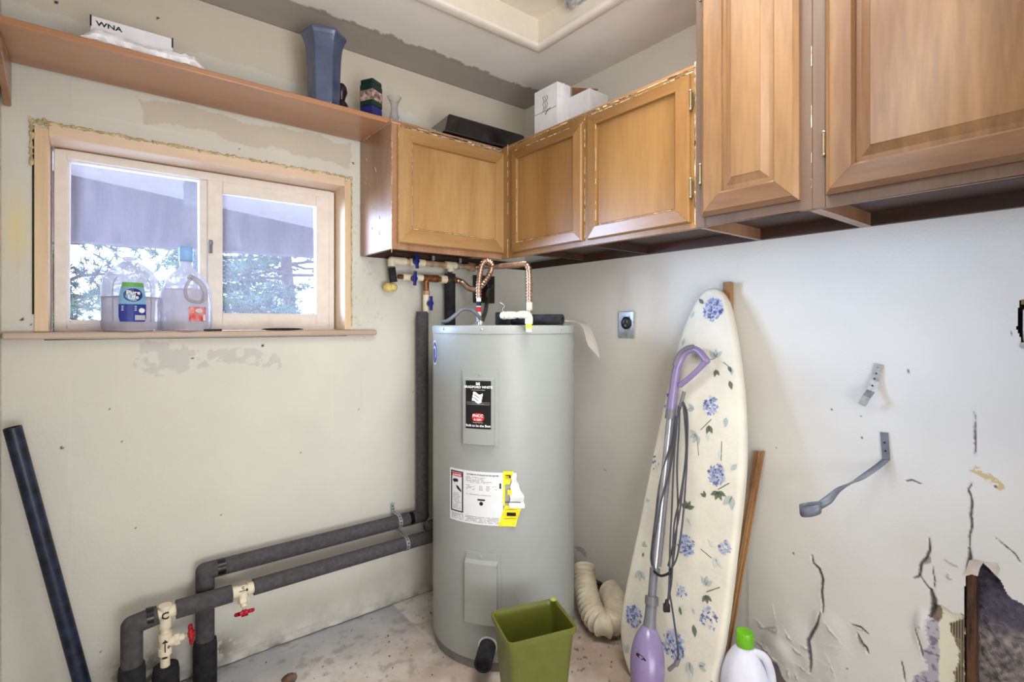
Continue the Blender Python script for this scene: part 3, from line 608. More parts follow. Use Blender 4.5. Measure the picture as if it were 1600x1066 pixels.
mb = MB(); mb.box((-.017, BY1, ZB+.046), (-.012, BY0, ZT-.013)); mb.build('back_panel', M_caby, cb)
door(cb, (BX, -.386, 1.521), (0,-1,0), (-1,0,0), .404, .425, .040, .019, M_cabb, M_cabby, M_cabb, wear=20)
door(cb, (BX, -.818, 1.521), (0,-1,0), (-1,0,0), .407, .440, .045, .019, M_cabb, M_cabby, M_cabb, hinges=((.411, .36), (.411, .10)), wear=18, mh=mat('aged_brass', (150, 134, 104), .35, metal=.8))
mb = MB(); slivers(mb, (BX, -.33, ZT-.004), (BX, BY1, ZT-.004), 44, .007, (-1,0,0), ln=(.02,.06)); slivers(mb, (BX, -1.238, ZB+.02), (BX, -1.238, ZT), 36, .006, (-1,0,0), ln=(.02,.05)); slivers(mb, (BX, -.345, ZB+.01), (BX, -.345, ZT), 20, .004, (-1,0,0)); slivers(mb, (BX, -.795, ZB+.01), (BX, -.795, ZT), 20, .004, (-1,0,0)); mb.build('worn_edge', M_chip, cb)['kind'] = 'stuff'
# tall cabinets
TZ = ZC-.004
def tall(name, y0, y1, label, doors):
    t = thing(name, (0, (y0+y1)/2, ZB), label, 'cabinet')
    mb = MB(); x = BX-.004; fwid = .030
    mb.box((x, y0-fwid, ZB), (x+.018, y0, TZ)); mb.box((x, y1, ZB), (x+.018, y1+fwid, TZ)); mb.box((x, y1+fwid, ZB), (x+.018, y0-fwid, ZB+.040)); mb.box((x, y1+fwid, TZ-.04), (x+.018, y0-fwid, TZ)); mb.build('face_frame', M_frame, t, bevel=.0012)
    MB().box((x+.018, y0-.014, ZB), (-.012, y0, TZ)).build('side_panel', M_side, t); MB().box((x+.018, y1, ZB), (-.012, y1+.014, TZ)).build('side_panel', M_side, t)
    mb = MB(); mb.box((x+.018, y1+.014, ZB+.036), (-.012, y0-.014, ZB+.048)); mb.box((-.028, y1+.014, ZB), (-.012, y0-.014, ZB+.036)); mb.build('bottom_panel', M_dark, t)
    MB().box((-.017, y1+.014, ZB+.05), (-.012, y0-.014, TZ)).build('back_panel', M_frame, t)
    mb = MB(); slivers(mb, (x, y1+.001, ZB), (x, y1+.001, TZ), 14, .003, (-1,0,0)); mb.build('worn_edge', M_chip, t)['kind'] = 'stuff'
    for d in doors: door(t, (x, d[0], 1.529), (0,-1,0), (-1,0,0), d[1], TZ-1.529-.02, .062, .021, M_tall, M_tally, M_tall, hinges=d[2], raised=True, mh=mat('aged_brass', (150, 134, 104), .35, metal=.8))
tall('narrow_wall_cabinet', -1.2435, -1.560, 'narrow tall maple cabinet with one raised-panel door and hinges at its left', [(-1.268, .266, ((-.005, .125), (-.005, .655)))])
tall('wide_wall_cabinet', -1.5605, -2.18, 'wide tall maple cabinet with a broad raised-panel door, nearest the camera', [(-1.595, .560, ((-.005, .125), (-.005, .66)))])
# boards on top
sh = thing('wall_shelf', (-1.3, -.14, ZT), 'long orange-brown wooden shelf board above the window running onto the first cabinet', 'shelf')
SY = -.272
MB().box((XL+.004, SY, ZT+.0005), (-.012, -.010, ZT+.020)).build('board', M_shelf, sh, bevel=.004, bseg=3)
mb = MB(); mb.add([], []); prof = [(0, 0), (-.24, 0), (-.245, -.02), (-.22, -.045), (-.15, -.06), (-.05, -.10), (0, -.13)]
p0 = [Vector((XL+.004, -.012+a*.85, ZT+b)) for a, b in prof]; mb.hexa(p0, [p+Vector((.018, 0, 0)) for p in p0]); k_ = mb.build('bracket', M_side, sh, bevel=.003); k_['label'] = 'dark wooden end bracket'
cbd = MB().box((-.362, -1.241, ZT+.0005), (-.012, SY-.001, ZT+.020)).build('cabinet_top_board', M_shelfy, None, bevel=.004, bseg=3)
tag(cbd, 'orange-brown wooden board lying on the two-door corner cabinet', 'board')
STZ = ZT+.0205
# ---PART2---
# ------------------------------------------------------------------ WATER HEATER
HX, HY, HR = -.473, -.430, .283
TH0 = math.atan2(CAM.y-HY, CAM.x-HX)
def cyl(s, z, n=0):
    t = TH0+s/HR; return Vector((HX+(HR+n)*math.cos(t), HY+(HR+n)*math.sin(t), z))
def cyl_sz(x, y):
    d = ray(x, y); ox, oy = CAM.x-HX, CAM.y-HY; a = d.x**2+d.y**2; b = 2*(ox*d.x+oy*d.y); c = ox*ox+oy*oy-HR*HR
    t = (-b-math.sqrt(max(0, b*b-4*a*c)))/(2*a); p = CAM+d*t; s = (math.atan2(p.y-HY, p.x-HX)-TH0+PI) % (2*PI)-PI; return s*HR, p.z
def cylslab(mb, s0, s1, z0, z1, n0, n1, tz=0., ts=0., k=14):
    vs = []
    for i in range(k+1):
        f = i/k; s = lerp(s0, s1, f); si = lerp(s0+ts, s1-ts, f); vs += [cyl(s, z0, n0), cyl(si, z0+tz, n1), cyl(si, z1-tz, n1), cyl(s, z1, n0)]
    mb.add(vs, [(i*4+j, i*4+j+1, i*4+5+j, i*4+4+j) for i in range(k) for j in range(3)]+[(0,1,2,3), (k*4+3, k*4+2, k*4+1, k*4)]+[(i*4+3, i*4, i*4+4, i*4+7) for i in range(k)]); return mb
def cyltext(mb, s, size, sc, zc, n, **k): return text_mb(s, size, lambda x, y: cyl(sc+x, zc+y, n), mb, **k)
TT = 1.2165
wh = thing('water_heater', (HX, HY, 0), 'tall pale grey-green cylindrical water heater standing in the corner', 'water heater')
MB().lathe([(HR, .032), (HR, TT-.030)], (HX, HY, 0), 96).build('tank', M_tank, wh, smooth=True)
MB().lathe([(HR-.006, -.004), (HR-.004, .030), (HR-.012, .036)], (HX, HY, 0), 96).build('base_ring', M_tankring, wh, smooth=True)
MB().lathe([(HR+.001, TT-.031), (HR+.003, TT-.030), (HR+.003, TT-.006), (HR-.001, TT-.001), (HR-.008, TT), (0, TT+.001)], (HX, HY, 0), 96).build('lid', M_tank, wh, smooth=True)
for px in (694, 753, 876):
    s, z = cyl_sz(px, 513); MB().lathe([(.004, 0), (.004, .003), (.002, .004), (0, .004)], cyl(s, TT-.013, .003), 12, ax=cyl(s, 0, 1)-cyl(s, 0, 0)).build('screw', M_steel, wh, smooth=True)
# upper access cover with badge
sa, _ = cyl_sz(722.5, 600); sb, _ = cyl_sz(780, 600); _, za = cyl_sz(750, 579); _, zb = cyl_sz(750, 697)
MB_ = cylslab(MB(), sa, sb, zb, za, .0, .004, .001, .001); acc = MB_.build('access_cover', M_tank, wh, smooth=True)
s1, _ = cyl_sz(726, 600); s2, _ = cyl_sz(774, 600); _, z1 = cyl_sz(750, 590); _, z2 = cyl_sz(750, 696)
cylslab(MB(), s1, s2, z2, z1, .003, .016, .005, .003).build('raised_cover', M_tank, acc, smooth=True)
s, z = cyl_sz(750, 585); MB().lathe([(.004, 0), (.004, .003), (0, .004)], cyl(s, z, .004), 12, ax=cyl(s, 0, 1)-cyl(s, 0, 0)).build('screw', M_steel, acc, smooth=True)
l1, _ = cyl_sz(730, 600); l2, _ = cyl_sz(768.5, 600); _, lz1 = cyl_sz(750, 594.5); _, lz2 = cyl_sz(750, 669); l1 += .004; l2 += .0; lc = (l1+l2)/2; lw = l2-l1; lh = lz1-lz2
bd = cylslab(MB(), l1, l2, lz2, lz1, .0155, .0170, 0, 0).build('badge', M_black, wh)
mb = MB(); cyltext(mb, 'BRADFORD WHITE', .0118, lc, lz1-.026, .0176, thick=.0004, xs=.98); cyltext(mb, 'C O R P O R A T I O N', .0048, lc, lz1-.034, .0176)
cyltext(mb, 'Built to be the Best', .0118, lc, lz2+.007, .0176, thick=.0003, xs=.93)
cylslab(mb, lc-.007, lc+.007, lz1-.015, lz1-.010, .017, .0176); 
for k in (-1, 0, 1): cylslab(mb, lc+k*.005-.0015, lc+k*.005+.0015, lz1-.011, lz1-.006+.001*abs(k), .017, .0176)
cyltext(mb, 'Energy Savings Team', .0042, lc, lz2+.021, .0176)
cylslab(mb, l1+.004, l2-.004, lz1-.083, lz1-.0825, .017, .0175); cylslab(mb, l1+.004, l2-.004, lz1-.0765, lz1-.0760, .017, .0175)
cyltext(mb, '- - - - - - - - - - - -', .006, lc, lz1-.0815, .0176)
for k in range(3):          # waving three-band flag
    n = 12; vs = []
    for i in range(n+1):
        f = i/n; w = .004*math.sin(f*2*PI+.6); x = lc-.017+.034*f-.002*k; zt = lz1-.0415-.011*k+w-.004*f
        vs += [cyl(x, zt, .0178), cyl(x, zt-.0098, .0178)]
    mb.add(vs, [(2*i, 2*i+1, 2*i+3, 2*i+2) for i in range(n)])
mb.build('badge_print', M_white, bd)
mb = MB(); oc = lz2+.040; vs = [cyl(lc+.0215*math.copysign(abs(math.cos(a))**.7, math.cos(a)), oc+.0155*math.copysign(abs(math.sin(a))**.8, math.sin(a)), .0176) for a in [2*PI*i/36 for i in range(36)]]; mb.add(vs, [tuple(range(36))]); mb.build('red_oval', M_redink, bd)
mb = MB(); cyltext(mb, 'PHCC', .014, lc, oc+.001, .0181, thick=.0005); cyltext(mb, '& QSC', .0095, lc, oc-.0105, .0181, thick=.0003); mb.build('oval_print', M_white, bd)
# lower access cover
sa, _ = cyl_sz(728, 900); sb, _ = cyl_sz(783, 900); _, za = cyl_sz(755, 864); _, zb = cyl_sz(755, 979)
acc = cylslab(MB(), sa, sb, zb, za, .0, .004, .001, .001).build('access_cover', M_tank, wh, smooth=True)
s1, _ = cyl_sz(728, 900); s2, _ = cyl_sz(778, 900); _, z1 = cyl_sz(755, 875); _, z2 = cyl_sz(755, 977)
cylslab(MB(), s1+.002, s2, z2, z1, .003, .018, .010, .003).build('raised_cover', M_tank, acc, smooth=True)
s, z = cyl_sz(752, 868.5); MB().lathe([(.004, 0), (.004, .003), (0, .004)], cyl(s, z, .004), 12, ax=cyl(s, 0, 1)-cyl(s, 0, 0)).build('screw', M_steel, acc, smooth=True)
# rating plate
r1, _ = cyl_sz(703.5, 770); r2, _ = cyl_sz(786, 770); _, rt = cyl_sz(750, 737.5); _, rb = cyl_sz(750, 820)
lab = cylslab(MB(), r1, r2, rb, rt, .0, .0012, k=24).build('rating_label', M_label, wh)
rw = r2-r1; rh = rt-rb; S = lambda f: r1+rw*f; ZZ = lambda f: rt-rh*f
mb = MB(); N_ = .0016
for a, b, c, d in ((.03,.30,.04,.065), (.03,.30,.80,.825), (.03,.055,.04,.825), (.275,.30,.04,.825)): cylslab(mb, S(a), S(b), ZZ(d), ZZ(c), .001, N_)
cyltext(mb, 'AUTOMATIC STORAGE WATER HEATER', .0068, S(.65), ZZ(.075), N_, thick=.0002, xs=.98)
cylslab(mb, S(.57), S(.70), ZZ(.545), ZZ(.515), .001, N_)
mb.add([cyl(S(.635)+.007*math.cos(a), ZZ(.60)+.007*math.sin(a), N_) for a in [2*PI*i/18 for i in range(18)]], [tuple(range(18))])
cylslab(mb, S(.94), S(.97), ZZ(.30), ZZ(.20), .001, N_)
mb.add([cyl(S(x), ZZ(y), N_) for x, y in ((.09,.20),(.17,.19),(.20,.21),(.18,.26),(.15,.245),(.13,.27),(.07,.24))], [tuple(range(7))])
mb.add([cyl(S(x), ZZ(y), N_) for x, y in ((.15,.33),(.19,.32),(.26,.40),(.245,.43),(.17,.38))], [tuple(range(5))])
mb.build('label_print', M_ink, lab)
mb = MB(); cylslab(mb, S(.055), S(.275), ZZ(.145), ZZ(.075), .001, N_); mb.add([cyl(S(x), ZZ(y), N_) for x, y in ((.15,.30),(.27,.42),(.25,.44),(.155,.34))], [(0,1,2,3)]); mb.build('danger_band', M_redink, lab)
mb = MB(); cyltext(mb, 'DANGER', .0078, S(.185), ZZ(.128), N_+.0004, thick=.0003); mb.add([cyl(S(.075), ZZ(.135), N_+.0004), cyl(S(.105), ZZ(.135), N_+.0004), cyl(S(.09), ZZ(.09), N_+.0004)], [(0,1,2)]); mb.build('danger_print', M_white, lab)
mb = MB(); random.seed(3)
def greek(a, b, z, h=.0022, dens=.8):
    x = a
    while x < b:
        w = random.uniform(.006, .022)
        if random.random() < dens: cylslab(mb, S(x), S(min(b, x+w)), ZZ(z)-h/2, ZZ(z)+h/2, .001, N_, k=1)
        x += w+.006
for z in (.115, .14, .165, .19, .215): greek(.36, .36+random.uniform(.3,.56), z)
for z in (.27,.295,.32,.345): greek(.36, .52, z, dens=.7); greek(.60, .66, z); greek(.72, .78, z); greek(.83, .90, z, dens=.4)
greek(.36, .80, .44, dens=.9)
for z in np.arange(.46, .78, .03): greek(.08, .08+random.uniform(.12,.19), z)
for z in np.arange(.86, .97, .024): greek(.05, .30, z); greek(.34, .93, z)
mb.build('fine_print', M_greyink, lab)
# yellow guide label, torn and curling
y1, _ = cyl_sz(786, 770); y2, _ = cyl_sz(812, 770); _, yt = cyl_sz(798, 736); _, yb = cyl_sz(798, 822)
mb = MB(); n = 14; vs = []
def yp(fx, fz, extra=0):
    curl = .020*max(0, fx-.35)*(.3+.7*abs(math.sin(fz*7+1)))+.006*math.sin(fz*19)*fx; return cyl(y1+(y2-y1)*fx, yt-(yt-yb)*fz, .0022+max(0, curl)+extra)
def yslab(mb, x0f, x1f, z0, z1, e, n=12):
    vs = []
    for i in range(n+1):
        fz = lerp(z0, z1, i/n); a = x0f(fz) if callable(x0f) else x0f; b = x1f(fz) if callable(x1f) else x1f
        for j in range(5): vs.append(yp(lerp(a, b, j/4), fz, e))
    mb.add(vs, [(i*5+j, i*5+j+1, i*5+6+j, i*5+5+j) for i in range(n) for j in range(4)]); return mb
yslab(mb, .0, lambda f: .62-f*.9, 0, .24, 0); yslab(mb, .0, .12, .24, .62, 0); yslab(mb, lambda f: .12-(f-.62)*1.1, lambda f: 1.08-(f-.62)*.9, .62, 1.0, 0); yslab(mb, .25, .5, .33, .42, .006, 4)
yl = mb.build('energy_label', M_yellow, wh); yl['label'] = 'torn yellow energy label'
s_ = yl.modifiers.new('thickness', 'SOLIDIFY'); s_.thickness = .0006
mb = MB(); yslab(mb, lambda f: .52-(f)*.25+.03*math.sin(f*40), lambda f: .72+.5*math.sin(min(1, f*1.7)*1.5)**2*(1 if f < .5 else 1-.3*(f-.5))+.03*math.sin(f*33), .02, .66, .004, 24)
t_ = mb.build('torn_backing', M_white, yl); t_.modifiers.new('thickness', 'SOLIDIFY').thickness = .0006
mb = MB(); yslab(mb, .14, .44, .065, .125, .001, 2); yslab(mb, .22, .74, .745, .81, .001, 3); yslab(mb, .12, 1.0, .545, .558, .008, 2); yslab(mb, .1, .8, .69, .695, .001, 2); yslab(mb, .05, .75, .86, .865, .001, 2); mb.build('label_print', M_ink, yl)
mb = MB(); text_mb('EN', .0098, lambda x, y: yp(.25+x/(y2-y1), .118-y/(yt-yb), .002), mb, thick=.0003); mb.build('label_print', M_yellow, yl)
# oval badge on the left flank
s0, z0 = cyl_sz(680, 551); mb = MB(); R2 = lambda a, rs, rz, n: cyl(s0+rs*math.cos(a), z0+rz*math.sin(a), n)
mb.add([R2(2*PI*i/28, .038, .047, .0015) for i in range(28)], [tuple(range(28))]); ob = mb.build('oval_badge', M_white, wh)
mb = MB(); mb.add([R2(2*PI*i/28, .033, .041, .0020) for i in range(28)], [tuple(range(28))]); mb.build('badge_print', mat('print_blue', (52, 78, 150), .4), ob)
mb = MB(); vs = []
for i in range(13): a = lerp(-.9, 2.4, i/12); vs += [R2(a, .022, .026, .0024), R2(a, .016, .018, .0024)]
mb.add(vs, [(2*i, 2*i+1, 2*i+3, 2*i+2) for i in range(12)]); mb.build('badge_print', M_label, ob)
# drain valve behind a foam stub
s, z = cyl_sz(762, 1010); p0 = cyl(s, z, -.005); dr = (P(743, 1033, 1.66)-P(757, 1014, 1.80)).normalized()
pe = p0+Vector((dr.x, dr.y, -.10))*.095
v = MB().lathe([(.034, 0), (.034, .006), (0, .007)], p0, 24, ax=cyl(s, 0, 1)-cyl(s, 0, 0)).build('drain_flange', M_white, wh, smooth=True)
axd = (pe-p0).normalized(); MB().lathe([(.030, 0), (.0305, .085), (.029, .088), (.023, .088), (.022, .080), (0, .080)], p0+axd*.006, 28, ax=axd).build('drain_cover', M_foamdk, wh, smooth=True)['label'] = 'black foam stub over the drain valve'
# nipple with red and blue tape-label, and the T&P fitting
def top_at(px, y, D): p = P(px, y, D); return p
nip = top_at(748, 500, 2.16); nip.z = TT
MB().tube([nip, nip+Vector((0,0,.118))], .0100, 16).build('nipple', M_white, wh, smooth=True)
MB().tube([nip+Vector((0,0,.055)), nip+Vector((0,0,.076))], .0104, 16).build('nipple_tag', M_redink, wh, smooth=True)
MB().tube([nip+Vector((0,0,.080)), nip+Vector((0,0,.098))], .0104, 16).build('nipple_tag', mat('print_navy', (24, 28, 66), .5), wh, smooth=True)
MB().lathe([(.030, 0), (.028, .004), (.018, .007), (.014, .016), (0, .016)], nip, 20).build('nipple_collar', M_steel, wh, smooth=True)
nip2 = P(827, 500, 2.08); nip2.z = TT
MB().tube([nip2, nip2+Vector((0,0,.065))], .0095, 16).build('nipple', M_copper, wh, smooth=True)
MB().tube([nip2+Vector((0,0,.060)), nip2+Vector((0,0,.092))], .0125, 16).build('nipple_sleeve', M_cpvc, wh, smooth=True)

# ---- relief valve and discharge elbow lying over the rim
tp = thing('relief_valve', P(785, 495, 2.0), 'white plastic discharge elbow with yellow band hanging over the heater rim', 'pipe'); 
za = P(786, 490, 1.98); zb_ = P(824, 489, 1.80); zb_.z = za.z = TT+.037
MB().tube([za, zb_], .0105, 16).build('discharge_pipe', M_cpvc, tp, smooth=True)
for f, r in ((0.0, .015), (.22, .0145), (.38, .0135)):
    q = za.lerp(zb_, f); q2 = za.lerp(zb_, f+.12); MB().tube([q, q2], r, 8 if f == 0 else 18).build('coupling', M_cpvc, tp, smooth=True)
MB().tube(smooth_path([za.lerp(zb_, .72), zb_+Vector((-.004,.004,0)), zb_+Vector((.004,-.003,-.010)), zb_+Vector((.004,-.003,-.032))], 6), .0135, 18).build('elbow', M_cpvc, tp, smooth=True)
e = zb_+Vector((.004,-.003,-.030)); MB().tube([e, e+Vector((0,0,-.030))], .0105, 16).build('spout', M_cpvc, tp, smooth=True); MB().tube([e+Vector((0,0,-.004)), e+Vector((0,0,-.016))], .0110, 16).build('yellow_band', M_yellow, tp, smooth=True)
q = P(786, 494, 2.02); q.z = TT+.026; mb = MB(); mb.obox(q, RT*.030, FW*.02, (0,0,.0245)); mb.build('valve_body', M_foamdk, tp, bevel=.004)
q = q+Vector((.0,0,.024)); MB().tube(smooth_path([q, q+Vector((-.002,0,.014)), q+RT*.006+UP*.024, q-RT*.004+UP*.034, q-RT*.012+UP*.037], 5), .0016, 8).build('test_lever', M_steel, tp, smooth=True)
# ---- loose foam tube lying on the lid
ft = thing('foam_tube', P(840, 498, 1.98), 'short dark foam tube lying on the heater lid with its open end to the right', 'pipe insulation')
q0 = P(800, 495, 2.04); q1 = P(879, 496, 1.93); q0.z = q1.z = TT+.0215; ax_ = (q1-q0); L_ = ax_.length
MB().lathe([(.009, 0), (.020, 0), (.0205, .01), (.020, L_-.002), (.018, L_), (.0095, L_), (.009, L_-.002), (.009, .03), (.0, .03)], q0, 26, ax=ax_).build('tube', M_foamdk, ft, smooth=True)
# ---- grey conduit arch on the lid
fx = thing('conduit_arch', P(720, 498, 2.1), 'grey flexible conduit arching over the left of the heater lid', 'conduit')
pa = [P(690, 503, 2.06), P(700, 501, 2.06), P(712, 492, 2.07), P(722, 484, 2.09), P(735, 484, 2.11), P(745, 491, 2.12), P(751, 499, 2.13)]
for p in pa: p.z = max(p.z, TT+.009)
MB().tube(smooth_path(pa, 6), .0075, 12).build('sheath', M_dull, fx, smooth=True)
MB().lathe([(.012, 0), (.012, .012), (.009, .016), (0, .016)], (pa[-1].x, pa[-1].y, TT+.001), 12).build('connector', M_steel, fx, smooth=True)
# ---- paper film drooping behind the heater
fl = thing('plastic_sheet', P(905, 505, 2.2), 'crumpled pale sheet drooping from the right edge of the heater lid', 'sheet')
rows = [[(872,502,2.02),(884,499,2.12)], [(890,502,2.06),(902,499,2.17)], [(900,503,2.09),(912,503,2.20)], [(911,508,2.10),(921,510,2.20)], [(915,526,2.11),(928,522,2.19)], [(918,540,2.12),(934,538,2.19)], [(929,550,2.15),(937,556,2.18)], [(936,560,2.17),(937,561,2.18)]]
mb = MB(); vs = []; k = 5
for a, b in rows:
    a = P(*a); b = P(*b)
    if a.z > TT-.012: a.z = max(a.z, TT+.004); b.z = max(b.z, TT+.004)
    for j in range(k): vs.append(a.lerp(b, j/(k-1))+Vector((0, 0, .004*math.sin(j*2+len(vs)*.7))))
mb.add(vs, [(i*k+j, i*k+j+1, i*k+k+1+j, i*k+k+j) for i in range(len(rows)-1) for j in range(k-1)]); o = mb.build('film', mat('limp_sheet', (216, 208, 196), .6, noise=.03), fl, smooth=True); o.modifiers.new('thickness', 'SOLIDIFY').thickness = .0015; o.modifiers.new('sub', 'SUBSURF').render_levels = 2

# ------------------------------------------------------------------ PIPES
def resample(pts, step):
    out = [pts[0]]; acc = 0
    for a, b in zip(pts[:-1], pts[1:]):
        L = (b-a).length; t = step-acc
        while t <= L: out.append(a+(b-a)*(t/L)); t += step
        acc = (acc+L) % step
    return out
def flex(pts, r, name, parent):
    q = resample(smooth_path(pts, 14), .0031); rr = [r*(1.0 if (i % 4) in (0, 1) else .74) for i in range(len(q))]
    return MB().tube(q, rr, 16).build(name, M_copper, parent, smooth=True)
def capsule_tube(pts, r, name, m, parent, n=20): return MB().tube(pts, r, n).build(name, m, parent, smooth=True)
YU, YL_, FR = -.060, -.128, .0285
g1 = 'grey foam-insulated pipe run'
# upper run
ur = thing('insulated_pipe', (A(322, 890, YU).x, YU, 0), 'upper grey foam-insulated pipe run joined to the tall riser left of the heater', 'pipe')
e0 = A(320.5, 893, YU); e1 = A(660, 805, YU); top = A(666, 487, YU-.01)
zr = (e0.z+e1.z)/2; e0.z = e1.z = zr
MB().tube([Vector((e0.x, YU, zr)), Vector((e1.x, YU, zr))], FR, 24, False).build('long_sleeve', M_foamins, ur, smooth=True)
MB().tube([Vector((e0.x, YU, zr+.0)), Vector((e0.x, YU, .14))], FR, 24, False).build('down_sleeve', M_foamins, ur, smooth=True)
MB().ball((e0.x, YU, zr), FR*1.01, 24).build('mitred_elbow', M_foamins, ur, smooth=True)
MB().ball((e1.x, YU, zr), FR*1.01, 24).build('mitred_elbow', M_foamins, ur, smooth=True)
MB().tube([Vector((e1.x, YU, zr)), Vector((e1.x, YU, top.z))], FR*.93, 24).build('riser_sleeve', M_foamins, ur, smooth=True)
xt = A(345, 887, YU).x; MB().tube([(xt-.012, YU, zr), (xt+.012, YU, zr)], FR*1.02, 24, False).build('tape_band', M_tape, ur, smooth=True)
xt = A(641, 807, YU).x; MB().tube([(xt-.009, YU, zr), (xt+.009, YU, zr)], FR*1.02, 24, False).build('tape_band', M_tape, ur, smooth=True)
MB().tube([(e0.x, YU, zr-.055), (e0.x, YU, zr-.085)], FR*1.02, 24, False).build('tape_band', M_tape, ur, smooth=True)
zs_ = A(322, 1000, YU).z
MB().lathe([(FR*.98, zs_+.004), (FR*1.2, zs_), (FR*1.28, zs_-.02), (FR*1.26, -.004)], (e0.x, YU, 0), 24).build('floor_sleeve', M_foamdk, ur, smooth=True)
# lower run: short drop near the heater, long sleeve, bare valve, sleeve, tee, valve, floor stub
lr = thing('insulated_valve_pipe', (A(258, 960, YL_).x, YL_, 0), 'lower grey foam-insulated pipe run with two red-handled white valves, in front of the other run', 'pipe')
la = A(345, 937, YL_); lb = A(650, 845, YL_); zl = A(440, 910, YL_).z
X = lambda px, v=YL_: A(px, 900, v).x
zl = (A(290, 948, YL_).z+A(600, 859, YL_).z)/2
MB().tube([(X(396), YL_, zl), (X(705), YL_, zl)], [FR*.95]*2, 24).build('long_sleeve', M_foamins, lr, smooth=True)
MB().tube([(X(275), YL_, zl), (X(362), YL_, zl)], [FR]*2, 24).build('short_sleeve', M_foamins, lr, smooth=True)
MB().tube([(X(262), YL_, zl), (X(400), YL_, zl)], .0135, 18).build('bare_pipe', M_cpvc, lr, smooth=True)
def marks(mb, strs, fn, size, th=.0006):
    for s, x, y in strs: text_mb(s, size, lambda a, b: fn(a+x, b+y), mb, thick=th)
    return mb
def gate_valve(c, along, stem, parent, marks_=None):
    """white plastic valve body along 'along', bonnet and red handwheel on 'stem'"""
    c = Vector(c); al = Vector(along).normalized(); st = Vector(stem).normalized()
    mb = MB(); mb.tube([c-al*.034, c-al*.014, c-al*.014, c+al*.014, c+al*.014, c+al*.034], [.0195, .0195, .0165, .0165, .0195, .0195], 20); b = mb.build('valve_body', M_cpvc, parent, smooth=True)
    mb = MB(); mb.tube([c+st*.008, c+st*.026], .0150, 16); mb.tube([c+st*.026, c+st*.040], .0185, 6); mb.tube([c+st*.040, c+st*.052], .011, 14); mb.tube([c+st*.05, c+st*.072], .0052, 10); mb.build('bonnet', M_cpvc, b, smooth=True)
    w = c+st*.070; u = st.orthogonal().normalized(); v = st.cross(u); mb = MB(); n = 48; ring = []
    for i in range(n+1):
        a = 2*PI*i/n; r = .0240+.0022*math.cos(8*a); ring.append(w+(u*math.cos(a)+v*math.sin(a))*r)
    mb.tube(ring, .0064, 10, False)
    for k in range(4): a = k*PI/2+.4; mb.tube([w, w+(u*math.cos(a)+v*math.sin(a))*.023], [.006, .0042], 8)
    mb.tube([w-st*.009, w+st*.012], [.008, .0105], 12); mb.build('handwheel', M_red, b, smooth=True)
    return b
gate_valve((X(379), YL_, zl), (1,0,0), (.0,-.5,-1), lr)
tx, tz = X(258), zl
MB().tube([(tx, YL_, tz+.024), (tx, YL_, tz-.045)], .0185, 20).build('tee', M_cpvc, lr, smooth=True)
MB().tube([(tx-.02, YL_, tz), (tx+.030, YL_, tz)], .0180, 20).build('tee_branch', M_cpvc, lr, smooth=True)
MB().tube([(tx, YL_, tz), (tx, YL_, -.01)], .0138, 18).build('bare_pipe', M_cpvc, lr, smooth=True)
zv = A(258, 1005, YL_).z; gate_valve((tx, YL_, zv), (0,0,1), (1,-.12,.10), lr)
MB().lathe([(.0138, .140), (.034, .140), (.037, .120), (.037, -.004)], (tx+.002, YL_, 0), 24).build('floor_sleeve', M_foamdk, lr, smooth=True)
# marker writing (wraps round the pipes, facing the room)
def wrap(cx, cy, cz, r, th, axis):
    if axis == 'z': return lambda a, b: Vector((cx+math.cos(th+a/r)*(r+.0006), cy+math.sin(th+a/r)*(r+.0006), cz+b))
    return lambda a, b: Vector((cx+a, cy-math.cos(th+b/r)*(r+.0006), cz+math.sin(th+b/r)*(r+.0006)))
thc = math.atan2(CAM.y-YL_, CAM.x-tx); mb = MB()
text_mb('C', .030, wrap(tx, YL_, tz-.012, .0198, thc, 'z'), mb, thick=.0009); f_ = wrap(tx, YL_, zv, .0195, thc, 'z')
mb.add([f_(a, b) for a, b in ((-.0015,-.02),(.0015,-.02),(.0015,.008),(.008,.008),(0,.020),(-.008,.008),(-.0015,.008))], [(0,1,2,6), (3,4,5)]); text_mb('o', .014, lambda a, b: f_(a+.010, b-.010), mb, thick=.0006)
f2 = wrap(tx, YL_, .168, .0138, thc, 'z'); text_mb('MAIN', .021, lambda a, b: f2(.006-b, a+.026), mb, thick=.0007)
th2 = math.atan2(CAM.z-zl, 0-CAM.y+YL_)*.5; f3 = wrap(X(379), YL_, zl, .0168, th2, 'x')
text_mb('C', .012, lambda a, b: f3(a, b+.006), mb, thick=.0005); text_mb('01', .011, lambda a, b: f3(a, b-.012), mb, thick=.0005)
mb.add([f3(a, b+.001) for a, b in ((-.018,-.001),(.008,-.001),(.008,.0015),(-.018,.0015))], [(0,1,2,3)]); mb.add([f3(a, b+.001) for a, b in ((.008,-.005),(.019,0),(.008,.006))], [(0,1,2)])
mb.build('marker_writing', M_ink, lr)
